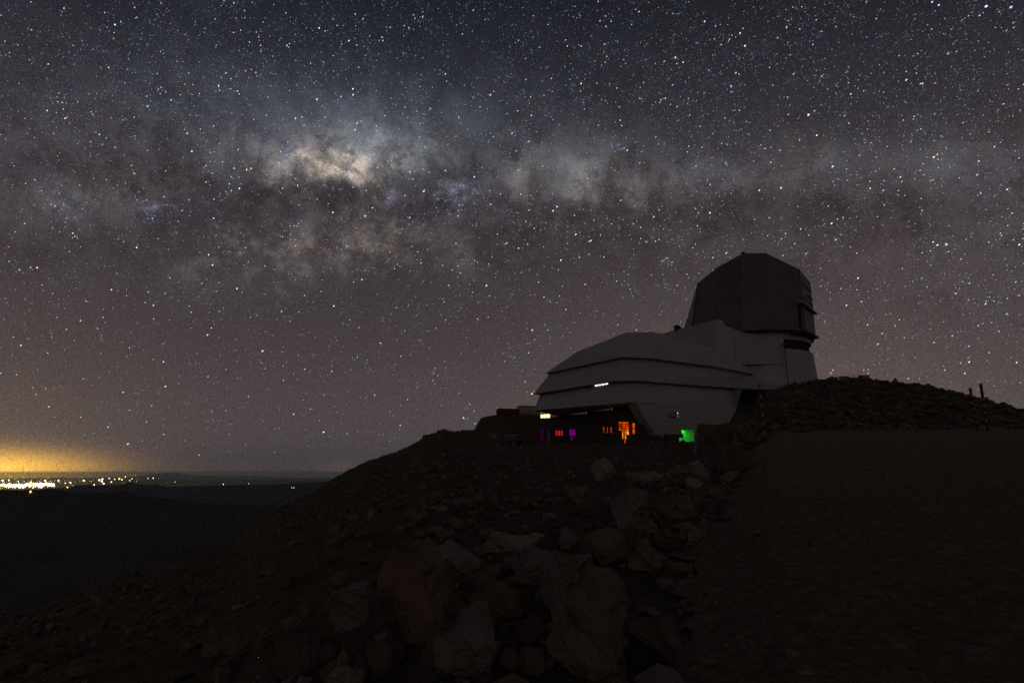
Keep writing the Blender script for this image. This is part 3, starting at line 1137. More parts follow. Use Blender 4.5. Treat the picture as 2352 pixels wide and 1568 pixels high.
gw(1242.5, 1264.5, 960.0, 951.8, E_YEL, 3, 1, .08, -.10)
gw(1265.5, 1284, 956.5, 949.5, E_DIM, 4, 1, .06, -.12, bar=.14)
gw(1303, 1350, 952.5, 946, E_DIM2, 7, 1, .06, -.12, bar=.14)
gw(1366, 1409, 943.5, 938.5, E_DIM2, 6, 1, .06, -.12, bar=.2)
gw(1241.5, 1250, 1013, 983, E_MAGD, 2, 3, .06, 0)
gw(1257.5, 1264, 1015, 989, E_MAGD, 2, 2, .06, 0)
for x in (1279, 1285.2, 1291.2):
    gw(x - 1.7, x + 1.7, 1000, 988.4, E_RED, 1, 1, .05, 0)
gw(1309, 1322.5, 999, 986, E_MAG, 3, 4, .06, -.02, bar=.07)
gw(1312.4, 1315, 1010, 999.6, E_MAG, 1, 2, .04, 0)
for x in (1387.6, 1396, 1404.7):
    gw(x - 1.4, x + 1.4, 994, 980.5, E_ORR, 1, 2, .05, 0)
gw(1422.6, 1445.6, 988.5, 968.3, E_OR, 3, 4, .08, .02, bar=.14)
gw(1430.5, 1439.5, 1008, 989.0, E_ORB, 3, 1, .06, 0, name='glass_door', bar=.16)
gw(1440.5, 1445.4, 998, 989.0, E_ORB, 1, 1, .06, 0)
gw(1435, 1438.2, 1017, 1008.6, E_OR, 1, 1, .05, 0)
gw(1454, 1459.2, 997, 971, E_OR, 1, 2, .08, .02, bar=.14)

# green-lit loading bay cut into the base wall: a lined box with a lamp in it
bp0, bp1 = LP(1570.5, 1009, fb + .55), LP(1598.5, 985.0, fb + .55)
ba0, ba1, bz0, bz1 = bp0.x, bp1.x, -.3, bp1.z
cut = MB()
cut.box(((ba0 + ba1) / 2, fb + 3.0, (bz0 + bz1) / 2), (ba1 - ba0, 9.0, bz1 - bz0))
cutter = cut.build('bay_cutter', M_DARK)
bpy.context.view_layer.update()
for tgt in (base_wall, entr):
    cutter.parent = bld
    bpy.context.view_layer.update()
    mod = tgt.modifiers.new('bay', 'BOOLEAN')
    mod.operation = 'DIFFERENCE'
    mod.object = cutter
    mod.solver = 'EXACT'
    dg = bpy.context.evaluated_depsgraph_get()
    me = bpy.data.meshes.new_from_object(tgt.evaluated_get(dg))
    tgt.modifiers.clear()
    tgt.data = me
bpy.data.objects.remove(cutter)
bay = MB()
w_ = .08
ca, cz = (ba0 + ba1) / 2, (bz0 + bz1) / 2
yb0, yb1 = fb + .9, fb + 7.2
bay.box((ca, yb1 - .1, cz), (ba1 - ba0 - .03, w_, bz1 - bz0 - .03))
bay.box((ba0 + w_ / 2 + .012, (yb0 + yb1) / 2, cz), (w_, yb1 - yb0 - .3, bz1 - bz0 - .2))
bay.box((ba1 - w_ / 2 - .012, (yb0 + yb1) / 2, cz), (w_, yb1 - yb0 - .3, bz1 - bz0 - .2))
bay.box((ca, (yb0 + yb1) / 2, bz1 - w_ / 2 - .012), (ba1 - ba0 - .3, yb1 - yb0 - .3, w_))
bay.build('loading_bay', M_WHITEIN, bld)
lamp_m = MB()
lamp_m.box((ca, yb0 + 3.0, bz1 - .22), (ba1 - ba0 - .5, 1.2, .10))
lamp_m.build('bay_lamp', emit('green_lamp', (.02, 1, .03), 3.4), bld)

# ------------------------------------------------------------------ rocks
def rock_mesh(name, seed, dims, m, sub=2, npts=12, rough=.078):
    r = random.Random(seed)
    bm = bmesh.new()
    for _ in range(npts):
        v = Vector((r.gauss(0, 1), r.gauss(0, 1), r.gauss(0, 1))).normalized()
        v *= r.uniform(.82, 1.05)
        bm.verts.new((v.x * dims[0] / 2, v.y * dims[1] / 2, v.z * dims[2] / 2))
    res = bmesh.ops.convex_hull(bm, input=bm.verts)
    junk = [e for e in res['geom_interior'] if isinstance(e, bmesh.types.BMVert)]
    if junk:
        bmesh.ops.delete(bm, geom=junk, context='VERTS')
    mn = min(dims)
    bmesh.ops.bevel(bm, geom=list(bm.edges), offset=mn * .045, segments=1, affect='EDGES', profile=.6, clamp_overlap=True)
    bmesh.ops.triangulate(bm, faces=bm.faces)
    for _ in range(sub):
        bmesh.ops.subdivide_edges(bm, edges=[e for e in bm.edges if e.calc_length() > mn * .075], cuts=1, use_grid_fill=True)
        bmesh.ops.triangulate(bm, faces=bm.faces)
    co = np.array([v.co for v in bm.verts])
    s = 3.2 / mn
    dn = fbm(co[:, 0] * s + co[:, 2] * s * .7 + seed, co[:, 1] * s - co[:, 2] * s * .6, 5, seed % 97, .60)
    bm.normal_update()
    for v, q in zip(bm.verts, dn):
        v.co += v.normal * float(q) * mn * rough
    me = bpy.data.meshes.new(name)
    bm.to_mesh(me)
    bm.free()
    me.materials.append(m)
    return me


def put_rock(name, seed, dims, m, loc, rot, label, cat, group=None, **kw):
    o = bpy.data.objects.new(name, rock_mesh(name, seed, dims, m, **kw))
    o.location = loc
    o.rotation_euler = rot
    COL.objects.link(o)
    return tag(o, label, cat, group)


occupied = []


def boulder(seed, px, py, wpx, hpx, m, label, tilt=0.0, depth=.8, yaw=None, sub=3, group=None, npts=12):
    """px, py: where its foot centre meets the ground; wpx, hpx: its seen width and height"""
    p = ground_hit(px, py)
    dist = p.y
    k = dist * 1.03 / FPX
    w, h = wpx * k * (1.22 if py > 1060 else 1.0), hpx * k * (1.22 if py > 1060 else 1.0)
    d = max(w, h) * depth
    r = random.Random(seed * 3 + 1)
    z = p.z + h * .40
    o = put_rock('boulder', seed, (w * 1.12, d * 1.1, h * 1.25), ROCKS[m], (p.x, p.y + d * .35, z + .0),
                 (r.uniform(-.15, .15), math.radians(tilt), yaw if yaw is not None else r.uniform(-.25, .25)), label, 'boulder', group, sub=sub, npts=npts)
    occupied.append((px, py - hpx / 2, wpx, hpx))
    return o


B_LIST = [
    # seed px py w h mat label tilt
    (1, 1078, 1580, 165, 140, 1, 'pointed grey boulder with a pale sloping ridge at the bottom of the heap', 18),
    (2, 955, 1500, 150, 185, 4, 'largest reddish brown boulder in the near rubble heap', -6),
    (3, 1010, 1372, 165, 96, 3, 'pale wedge boulder leaning on top of the reddish brown boulder', -24),
    (4, 1345, 1570, 170, 190, 0, 'tall broad brown boulder at the bottom edge of the photo', 4),
    (5, 1306, 1440, 100, 96, 1, 'rounded grey boulder standing above the broad brown boulder', 24),
    (6, 1505, 1562, 125, 108, 2, 'dark rounded boulder beside the gravel at the bottom right of the heap', 12),
    (7, 1216, 1340, 98, 60, 1, 'flat grey boulder with a pointed left end in the middle of the heap', 8),
    (8, 1175, 1290, 120, 56, 3, 'long pale pinkish slab tilted up to the right', -24),
    (9, 1489, 1318, 56, 72, 0, 'small upright brown boulder beside the gravel road edge', 0),
    (10, 1458, 1232, 82, 92, 1, 'pointed grey boulder with a sharp tip halfway up the heap', 0),
    (11, 1512, 1112, 100, 44, 3, 'wide pale slab below the green lit bay', -8),
    (12, 1592, 1120, 74, 46, 1, 'flat topped grey slab right of the wide pale slab', 10),
    (13, 1388, 1116, 48, 44, 3, 'small pale boulder at the left end of the upper rubble', 0),
    (14, 1690, 1095, 92, 60, 2, 'low dark boulder in front of the huge square boulder', 4),
    (15, 1664, 1042, 104, 98, 2, 'huge square dark boulder with a flat top near the building', 0),
    (16, 1611, 1048, 22, 58, 3, 'narrow pale boulder leaning against the huge square boulder', 12),
    (17, 1718, 1028, 50, 74, 0, 'brown boulder between the huge square boulder and the striped pole', 6),
    (18, 788, 1462, 96, 108, 1, 'steep grey slab on the slope left of the heap', -30),
    (19, 648, 1572, 160, 84, 2, 'broad dark boulder at the bottom left of the heap', 0),
    (20, 862, 1568, 110, 60, 2, 'low dark boulder under the largest reddish brown boulder', 0),
    (21, 1560, 1205, 96, 50, 0, 'long low brown boulder half way along the road edge', -12),
    (22, 1600, 1168, 70, 34, 2, 'flat dark slab lying along the road edge', -20),
    (23, 1368, 1196, 84, 50, 2, 'dark boulder left of the pointed grey boulder', 12),
    (24, 1250, 1232, 70, 46, 2, 'dark boulder above the long pale pinkish slab', 0),
    (25, 1400, 1300, 92, 60, 0, 'brown boulder in the hollow above the broad brown boulder', -10),
    (26, 1420, 1400, 80, 60, 2, 'dark boulder beside the rounded grey boulder', 0),
    (27, 1145, 1430, 110, 70, 4, 'reddish flat boulder beside the pointed grey boulder', 10),
    (28, 1205, 1510, 96, 80, 2, 'dark boulder between the pointed grey and the broad brown boulders', -6),
    (29, 470, 1540, 120, 50, 0, 'low brown boulder half buried in the lower left slope', 0),
    (30, 541, 1400, 20, 11, 3, 'single small pale stone on the dark left slope', -10),
    (31, 1330, 1150, 60, 36, 0, 'brown boulder at the foot of the upper rubble, left side', 5),
    (32, 1545, 1270, 70, 44, 2, 'dark slab between the upright brown boulder and the gravel', -14),
    (33, 1748, 1226, 34, 12, 3, 'thin pale curved stone lying alone on the gravel', 8),
    (34, 1640, 1378, 40, 16, 1, 'grey stone lying on the lower gravel', 0),
    (35, 1508, 1448, 60, 30, 1, 'thin grey slab at the edge of the lower gravel', 30),
    (36, 980, 1290, 44, 22, 2, 'small dark boulder left of the pale slab on the slope', 0),
    (37, 1440, 1152, 56, 36, 2, 'dark boulder just below the wide pale slab', 0),
    (38, 1660, 1140, 56, 26, 0, 'brown stone at the road edge under the low dark boulder', 0),
    (39, 735, 1530, 60, 40, 2, 'dark boulder between the steep grey slab and the broad dark boulder', 0),
    (40, 1300, 1310, 60, 46, 4, 'reddish boulder right of the flat grey boulder', 0),
]
for (sd, px, py, w, h, m, lab, tl) in B_LIST:
    boulder(sd * 13 + 5, px, py, w, h, m, lab, tl, depth=.5 if sd == 15 else .8, npts=10 if sd != 15 else 16)

# smaller rocks filling the heap
G1 = 'rocks filling the heap beside the gravel road'
L1 = 'small angular rock wedged among the boulders of the heap'
cnt = 0
spine = [(1640, 1060, 60), (1560, 1110, 110), (1470, 1170, 110), (1420, 1240, 120), (1330, 1310, 150), (1250, 1390, 190), (1200, 1480, 230), (1130, 1560, 280), (800, 1560, 180), (1400, 1500, 120)]
while cnt < 110:
    sx, sy, ss = spine[rng.randrange(len(spine))]
    px, py = sx + rng.gauss(0, ss * .5), sy + rng.uniform(-25, 35)
    p = ground_hit(px, py)
    if p.y < 4.3 or p.x / p.y > float(road_left(p.y)) + .02:
        continue
    k = p.y / FPX
    s = rng.uniform(.14, .42) * (.6 + min(p.y, 20) / 16)
    put_rock('rock', 500 + cnt, (s * rng.uniform(.9, 1.5), s * rng.uniform(.8, 1.2), s * rng.uniform(.6, 1.0)), ROCKS[rng.choice((0, 0, 1, 2, 2, 4, 3))],
             (p.x, p.y, p.z + s * .18), (rng.uniform(-.4, .4), rng.uniform(-.4, .4), rng.uniform(0, 6.3)), L1, 'rock', G1, sub=2, npts=10)
    cnt += 1
# boulders along the crest of the bank on the right
G2, L2 = 'boulders along the crest of the dark bank', 'dark boulder on the skyline of the rocky bank right of the tower'
for i in range(30):
    px = 1785 + i * 19.2 + rng.uniform(-5, 5)
    t = tu(px, 900)[0]
    Y2 = float(np.interp(t, TX, T2[:, 0])) + rng.uniform(-1.5, .8)
    X = t * Y2
    s = rng.uniform(.35, .85)
    put_rock('rock', 900 + i, (s * rng.uniform(1, 1.5), s, s * rng.uniform(.7, 1.1)), ROCKS[2], (X, Y2, zg(X, Y2) + s * .12),
             (rng.uniform(-.4, .4), rng.uniform(-.4, .4), rng.uniform(0, 6.3)), L2, 'rock', G2, sub=2, npts=10)
for (px, py, w, h, lab) in ((1880, 881, 24, 17, 'round boulder silhouetted on the bank just right of the tower'), (2059, 884, 19, 16, 'lone upright boulder standing among the red barriers'),
                            (1907, 884, 22, 12, 'low boulder between the round boulder and the first red barrier')):
    t, u = tu(px, py)
    Y2 = float(np.interp(t, TX, T2[:, 0])) - .6
    k = Y2 / FPX
    put_rock('boulder', int(px), (w * k * 1.2, w * k, h * k * 1.7), ROCKS[2], (t * Y2, Y2, u * Y2 + h * k * .35), (0, 0, .4), lab, 'boulder', None, sub=2, npts=13)


# ---- scree: loose stones nobody could count
def stones(name, label, pts, smin, smax, mats, seed, power=2.2):
    r = np.random.RandomState(seed)
    ico = [(0, 0, 1), (.89, 0, .45), (.28, .85, .45), (-.72, .53, .45), (-.72, -.53, .45), (.28, -.85, .45), (.72, .53, -.45), (-.28, .85, -.45), (-.89, 0, -.45), (-.28, -.85, -.45), (.72, -.53, -.45), (0, 0, -1)]
    icf = [(0, 1, 2), (0, 2, 3), (0, 3, 4), (0, 4, 5), (0, 5, 1), (1, 6, 2), (2, 7, 3), (3, 8, 4), (4, 9, 5), (5, 10, 1), (6, 7, 2), (7, 8, 3), (8, 9, 4), (9, 10, 5), (10, 6, 1), (6, 11, 7), (7, 11, 8), (8, 11, 9), (9, 11, 10), (10, 11, 6)]
    ico = np.array(ico); icf = np.array(icf)
    n = len(pts)
    s = smin + (smax - smin) * r.rand(n) ** power
    base = ico[None] * (1 + r.uniform(-.38, .30, (n, 12, 1)))
    sc = np.stack([r.uniform(.8, 1.4, n), r.uniform(.7, 1.1, n), r.uniform(.45, .85, n)], 1)[:, None, :]
    base = base * sc * s[:, None, None] * .5
    an = r.uniform(0, 6.28, n); tl = r.uniform(-.5, .5, n)
    c, sn = np.cos(an)[:, None], np.sin(an)[:, None]
    y2 = base[:, :, 1] * np.cos(tl)[:, None] - base[:, :, 2] * np.sin(tl)[:, None]
    z2 = base[:, :, 1] * np.sin(tl)[:, None] + base[:, :, 2] * np.cos(tl)[:, None]
    x2 = base[:, :, 0]
    V = np.stack([x2 * c - y2 * sn + pts[:, 0:1], x2 * sn + y2 * c + pts[:, 1:2], z2 + pts[:, 2:3] + (s * .12)[:, None]], 2)
    Fc = icf[None] + (np.arange(n) * 12)[:, None, None]
    o = mesh_obj(name, V.reshape(-1, 3).tolist(), Fc.reshape(-1, 3).tolist(), mats, midx=np.repeat(r.randint(0, len(mats), n), 20).tolist(), recalc=False)
    return tag(o, label, 'stones', kind='stuff')


def scatter(n, tmin, tmax, ymin, ymax, seed, cond):
    r = np.random.RandomState(seed)
    t = r.uniform(tmin, tmax, n)
    Y = ymin * (ymax / ymin) ** r.rand(n)
    k = cond(t, Y, r)
    t, Y = t[k], Y[k]
    X = t * Y
    return np.stack([X, Y, zfull(X, Y)], 1)


edge1 = lambda t: np.interp(t, TX, T1[:, 0])
edge2 = lambda t: np.interp(t, TX, T2[:, 0])
p1 = scatter(24000, -.95, .46, 3.2, 95, 1, lambda t, Y, r: (t < road_left(Y) + .01) & (Y < edge1(t) + 3) & (vnoise(t * 9, np.log(Y) * 5, 4) + r.uniform(-.9, .9, len(t)) > -.2) & (r.rand(len(t)) < np.clip((Y - 2.) / 14., .18, 1.) * np.where((t < -.15) & (Y < 14), .5, 1.)))
stones('scree', 'loose scree of small stones covering the dark slope left of the road', p1, .035, .34, [ROCKS[0], ROCKS[1], ROCKS[2], ROCKS[4], ROCKS[2], ROCKS[0]], 2, 3.8)
p2 = scatter(9000, .40, 1.15, 38, 64, 3, lambda t, Y, r: (Y > edge1(t) - .5) & (Y < edge2(t) + 1.5))
stones('bank_rubble', 'broken rock covering the dark bank behind the road', p2, .10, .75, [ROCKS[2], ROCKS[2], ROCKS[0], ROCKS[2]], 4, 3.4)
p3 = scatter(26000, .26, 1.25, 3.0, 38, 5, lambda t, Y, r: (t > road_left(Y) - .015) & (Y < edge1(t)) & ((np.exp(-((t - road_left(Y)) / .16)) + .38) > r.rand(len(t))) & (r.rand(len(t)) < np.clip(Y / 12., .3, 1)))
stones('gravel', 'loose gravel scattered over the road surface', p3, .014, .12, [ROCKS[0], ROCKS[1], ROCKS[2], ROCKS[0]], 6, 2.8)
p4 = scatter(2600, -.16, .46, 84, 118, 7, lambda t, Y, r: (Y > edge1(t) - 4) & (Y < edge1(t) + 6))
stones('rubble', 'rubble edging the level ground in front of the observatory', p4, .15, .8, [ROCKS[0], ROCKS[2], ROCKS[4]], 8, 2.6)

# ------------------------------------------------------------------ snow poles
POLE_ME = {}


def pole_mesh(hgt, bands, r=.055):
    mb = MB()
    z, mi = 0.0, 0
    cuts = [0.0]
    for a_, b_ in bands:
        cuts += [a_, b_]
    cuts.append(hgt)
    for i in range(len(cuts) - 1):
        if cuts[i + 1] > cuts[i]:
            mb.tube((0, 0, cuts[i]), (0, 0, cuts[i + 1]), r, n=12, mi=i % 2)
    mb.tube((0, 0, hgt), (0, 0, hgt + .03), r * 1.15, n=12, mi=0)
    return mb


def snow_pole(xb, yb, xt, yt, band_px, label, Y=None, r=.055):
    p = ground_hit(xb, yb) if Y is None else at_y(xb, yb, Y)
    gz = zg(p.x, p.y)
    q = at_y(xt, yt, p.y)
    hgt = q.z - gz
    bands = []
    for (ya, ybn) in band_px:
        bands.append((at_y(xb, ya, p.y).z - gz, at_y(xb, ybn, p.y).z - gz))
    mb = pole_mesh(hgt, sorted(bands), r)
    o = mb.build('snow_pole', [M_BLACK, M_YELLOW], smooth=False)
    o.location = (p.x, p.y, gz)
    o.rotation_euler = (0, math.atan2(q.x - p.x, hgt) * .6, 0)
    return tag(o, label, 'pole', 'snow poles beside the road')


snow_pole(1758, 1018, 1744, 884, [(999, 989), (977, 967), (956, 946.5), (936, 926.5), (915.5, 906), (892, 886)], 'black and yellow banded pole at the left end of the dark bank, nearest the building')
snow_pole(1810, 984, 1803, 915, [(974, 970), (964, 960), (954, 950), (944, 940), (934, 929)], 'faint yellow banded pole on the dark bank by the green shrub', Y=39.5)
snow_pole(2243, 978, 2229, 892, [(972, 967), (957, 952), (942, 936.5), (927, 921.5), (911, 905)], 'shorter of the two banded poles at the right end of the dark bank', Y=36.5, r=.075)
snow_pole(2268, 985, 2255, 882, [(968, 962.5), (951, 945.5), (935, 929.5), (919, 913.5)], 'taller of the two banded poles at the right end of the dark bank', Y=36, r=.08)

# ------------------------------------------------------------------ shrub, its leaves coloured for the green bay's light
sp = ground_hit(1790, 984)
sp = Vector((at_y(1790, 975, 41).x, 41, 0)); sp.z = zg(sp.x, sp.y)
sh = empty('shrub', sp, 'low sprawling greenish shrub growing on the bank beside the banded poles', 'shrub')
fo, st = MB(), MB()
for i in range(26):
    an = rng.uniform(0, 6.28); ln = rng.uniform(.5, 1.5)
    tip = Vector((math.cos(an) * ln * 1.3, math.sin(an) * ln * .8, rng.uniform(.3, 1.3)))
    st.tube((0, 0, -.1), tip, .02, .008, 5)
    for k in range(34):
        c = tip * rng.uniform(.35, 1.05) + Vector((rng.gauss(0, .12), rng.gauss(0, .12), rng.gauss(0, .10)))
        u_ = Vector((rng.gauss(0, 1), rng.gauss(0, 1), rng.gauss(0, 1))).normalized() * .05
        w2_ = u_.cross(Vector((rng.gauss(0, 1), rng.gauss(0, 1), rng.gauss(0, 1)))).normalized() * .022
        fo.add([c - u_, c + w2_, c + u_, c - w2_], [(0, 1, 2, 3)])
fo.build('foliage', M_LEAF, sh)
st.build('stems', M_STEM, sh)

# ------------------------------------------------------------------ containers, cabin, vehicles
def container(name, loc, rz, size, m, label, cat='container'):
    Lc, W, H = size
    o = empty(name, loc, label, cat, rz=rz)
    body = MB()
    nrib = int(Lc / .28)
    prof = []
    for i in range(nrib * 2):
        x = -Lc / 2 + .1 + (Lc - .2) * i / (nrib * 2 - 1)
        prof.append((x, -W / 2 + (.0 if (i // 1) % 2 else .04)))
    back_ = [(x, -y) for x, y in reversed(prof)]
    ringp = prof + back_
    body.loft([[Vector((x, y, .12)) for x, y in ringp], [Vector((x, y, H - .1)) for x, y in ringp]])
    body.box((0, 0, H - .06), (Lc - .05, W - .02, .08))
    body.build('corrugated_body', m, o)
    fr = MB()
    for sx in (-1, 1):
        for sy in (-1, 1):
            fr.box((sx * (Lc / 2 - .06), sy * (W / 2 - .04), H / 2), (.14, .14, H))
    for sy in (-1, 1):
        fr.box((0, sy * (W / 2 - .02), .07), (Lc - .3, .1, .14))
        fr.box((0, sy * (W / 2 - .02), H - .05), (Lc - .3, .1, .1))
    fr.build('frame', m, o)
    dr = MB()
    dr.box((-Lc / 2 + .01, -W / 4 + .03, H / 2), (.06, W / 2 - .14, H - .3))
    dr.box((-Lc / 2 + .01, W / 4 - .03, H / 2), (.06, W / 2 - .14, H - .3))
    for y in (-W * .32, -W * .14, W * .14, W * .32):
        dr.tube((-Lc / 2 - .05, y, .2), (-Lc / 2 - .05, y, H - .2), .025, n=6)
    dr.build('end_doors', m, o)
    return o


def on_ground(px, py, Y):
    p = at_y(px, py, Y)
    return Vector((p.x, p.y, zg(p.x, p.y)))


def mound_top(px, py, Y):
    p = at_y(px, py, Y)
    return p


c1 = at_y(1166, 957.5, 146)
container('shipping_container', (c1.x, c1.y, c1.z - .3), math.radians(14), (5.4, 2.4, 2.35), M_RUST, 'rust red container on top of the dark mound left of the observatory')
c2 = at_y(1210, 955, 148)
container('site_container', (c2.x + .4, c2.y, c2.z - .2), math.radians(12), (5.6, 2.4, 2.75), M_GREYC, 'pale grey container on the mound, between the red container and the observatory')
cb = on_ground(1547, 1010, 101.0)
cabin = empty('site_cabin', (cb.x, cb.y, cb.z - .05), 'dark grey site cabin with a green lit window in front of the loading bay', 'cabin', rz=math.radians(18))
mb = MB()
mb.box((0, 0, .75), (3.0, 1.6, 1.5))
mb.build('wall', M_DARKW, cabin)
mb = MB()
mb.box((0, 0, 1.56), (3.2, 1.8, .12))
mb.build('roof', M_GREYC, cabin)
mb = MB()
for x in (.72, 1.08):
    mb.box((x, -.84, .66), (.28, .06, .62))
w_o = mb.build('window', emit('green_pane_reflection', (.01, .75, .12), .50), cabin)  # glow stands in for green light reflected by the panes
mb = MB()
for x in (.55, .90, 1.25):
    mb.box((x, -.85, .66), (.06, .09, .74))
mb.box((.9, -.85, .32), (.64, .09, .06)); mb.box((.9, -.85, 1.0), (.64, .09, .06))
mb.build('window_frame', M_BLACK, cabin)


def car(name, loc, rz, m, label, pick=False):
    o = empty(name, loc, label, 'car', rz=rz)
    pr = [(-2.1, .35), (-2.15, .75), (-1.95, .95), (-1.2, 1.0), (-.5, 1.0), (1.0, 1.0), (2.0, .92), (2.15, .7), (2.1, .35)]
    mb = MB()
    mb.loft([[Vector((x, -.86, z)) for x, z in pr], [Vector((x, -.8, z + (.03 if z > .9 else 0))) for x, z in pr], [Vector((x, .8, z + (.03 if z > .9 else 0))) for x, z in pr], [Vector((x, .86, z)) for x, z in pr]])
    mb.build('body', m, o)
    cp_ = [(-1.5 if not pick else -.3, 1.0), (-1.2 if not pick else -.1, 1.55), (.5, 1.58), (1.15, 1.0)]
    mb = MB()
    mb.loft([[Vector((x, -.80, z)) if z < 1.1 else Vector((x, -.66, z)) for x, z in cp_], [Vector((x, .80, z)) if z < 1.1 else Vector((x, .66, z)) for x, z in cp_]])
    mb.build('window', M_GLASS, o)
    mb = MB()
    mb.box(((-.35 if not pick else .2), 0, 1.60), (1.75 if not pick else .7, 1.36, .06))
    mb.build('roof', M_CARW, o)
    for x in (-1.35, 1.35):
        for y in (-.84, .84):
            mb = MB()
            mb.tube((x, y - .1, .33), (x, y + .1, .33), .33, n=16)
            mb.tube((x, y - .11, .33), (x, y + .11, .33), .18, n=12, mi=1)
            mb.build('wheel', [M_TYRE, M_STEEL], o)
    for y in (-.6, .6):
        mb = MB()
        mb.box((2.12, y, .72), (.08, .32, .14))
        mb.build('headlight', M_GLASS, o)
    return o


v1 = on_ground(1500, 1012, 99.0)
car('parked_car', (v1.x, v1.y, v1.z), math.radians(-152), M_CARD, 'dark parked car with a pale roof beside the base wall')
v2 = on_ground(1524, 1009, 101.5)
gen = empty('generator', (v2.x, v2.y, v2.z), 'pale grey generator box between the dark car and the site cabin', 'generator', rz=.4)
mb = MB(); mb.box((0, 0, .62), (1.15, .9, 1.0)); mb.build('housing', M_GREYC, gen)
mb = MB()
for k in range(5):
    mb.box((-.1, -.47, .35 + k * .12), (.7, .05, .05))
mb.build('louvre', M_DARK, gen)
mb = MB(); mb.box((0, 0, .06), (1.25, 1.0, .12)); mb.build('skid', M_BLACK, gen)
v3 = on_ground(1170, 1022, 94)
car('parked_car', (v3.x, v3.y, v3.z), math.radians(150), M_CARD, 'small dark car with a pale roof on the level ground left of the observatory')
c3 = on_ground(1205, 1021, 100)
container('shipping_container', (c3.x, c3.y, c3.z - .1), math.radians(4), (5.2, 2.2, 1.9), M_RUST, 'low dark red container on the ground at the left foot of the observatory')
r1 = on_ground(1132, 1010, 101)
put_rock('boulder', 71, (2.1, 1.6, 1.5), ROCKS[3], (r1.x, r1.y, r1.z + .3), (0, 0, .3), 'pale boulder at the foot of the mound left of the observatory', 'boulder', None, sub=2)


# ---- red barriers and stakes along the crest
def crest(px, dy=0.0):
    t = tu(px, 875)[0]
    Y = float(np.interp(t, TX, T2[:, 0])) + 1.0
    return Vector((t * Y, Y, zg(t * Y, Y) + dy))


def barrier_mesh(Ln, H):
    mb = MB()
    mb.box((0, 0, H - .13), (Ln, .14, .26))
    mb.box((0, 0, .10), (Ln, .30, .20))
    nn = max(3, int(Ln / .5))
    for k in range(nn):
        mb.box((-Ln / 2 + .12 + (Ln - .24) * k / (nn - 1), 0, H / 2), (.20, .12, H - .3))
    return mb


GB = 'red road barriers along the crest of the bank'
for i, (xa, ya, xb, yb2, lab) in enumerate([
    (1904, 874, 1927, 869, 'leftmost red slotted barrier on the crest, tilted up to the right'), (1928, 869, 1952, 868, 'second red barrier from the left on the crest'),
    (1953, 869, 1976, 872, 'red barrier just left of the orange box'), (1994, 874, 2017, 877, 'red barrier just right of the orange box'),
    (2018, 878, 2040, 881, 'red barrier left of the lone upright boulder on the crest'), (2070, 883, 2096, 884, 'red barrier right of the lone upright boulder on the crest'), (2098, 884.5, 2124, 886.5, 'rightmost red barrier on the crest')]):
    ta = tu((xa + xb) / 2, 875)[0]
    Y = float(np.interp(ta, TX, T2[:, 0])) + .2
    pa, pb_ = at_y(xa, ya + 2.5, Y), at_y(xb, yb2 + 2.5, Y)
    H = .62 if i < 2 else .5
    o = barrier_mesh((pb_ - pa).length * .97, H).build('road_barrier', M_REDP)
    mid = (pa + pb_) / 2
    o.location = (mid.x, mid.y, mid.z - H * .45)
    o.rotation_euler = (0, -math.atan2(pb_.z - pa.z, pb_.x - pa.x), 0)
    tag(o, lab, 'barrier', GB)
ob = at_y(1985, 873.5, 62.5)
box_o = empty('storage_box', (ob.x, ob.y, ob.z - .25), 'orange storage box standing on the crest between red barriers', 'box')
mb = MB(); mb.box((0, 0, .36), (.86, .7, .72)); mb.build('body', M_ORANGE, box_o)
mb = MB(); mb.box((0, 0, .75), (.92, .76, .08)); mb.build('lid', M_ORANGE, box_o)
for i, (px, yt, lab) in enumerate(((1958, 862.5, 'leftmost thin stake on the crest left of the orange box'), (1963.5, 861, 'middle thin stake on the crest left of the orange box'),
                                   (1973, 858.5, 'tallest thin stake on the crest, right beside the orange box'))):
    a_ = at_y(px, 873, 62.2); b2 = at_y(px, yt, 62.2)
    mb = MB()
    hh = b2.z - a_.z + .5
    mb.tube((0, 0, 0), (0, 0, hh), .028, .022, 6)
    mb.box((0, 0, hh), (.16, .05, .05))
    o = mb.build('stake', M_BLACK)
    o.location = (a_.x, a_.y, a_.z - .5)
    tag(o, lab, 'stake', 'thin stakes on the crest')

# ------------------------------------------------------------------ town lights
OCT = np.array([(1, 0, 0), (-1, 0, 0), (0, 1, 0), (0, -1, 0), (0, 0, 1), (0, 0, -1)], float)
OCF = np.array([(0, 2, 4), (2, 1, 4), (1, 3, 4), (3, 0, 4), (2, 0, 5), (1, 2, 5), (3, 1, 5), (0, 3, 5)])
LM = [emit('sodium_light', (1, .52, .10), 5.0, 'NONE'), emit('warm_white_light', (1, .84, .50), 6.0, 'NONE'), emit('white_light', (.95, 1, .92), 2.6, 'NONE'), emit('red_town_light', (1, .22, .05), 1.6, 'NONE'),
      emit('soft_sodium_light', (1, .60, .16), 1.3, 'NONE')]
items = []
r = np.random.RandomState(5)
for i in range(260):                                    # the densest streets
    x = -40 + r.rand() ** .8 * 165
    y = 1113 + r.normal(0, 2.2) + (2.0 if x < 60 else 0) - max(0, x - 90) * .03
    items.append((x, y, r.uniform(1.8, 3.4), r.choice([1, 1, 0, 1])))
for i in range(90):
    x = -40 + r.rand() ** 1.4 * 260
    y = 1110 - abs(r.normal(0, 6)) - max(0, x - 130) * .06
    items.append((x, y, r.uniform(.4, 1.0), r.choice([0, 1, 4, 4, 2])))
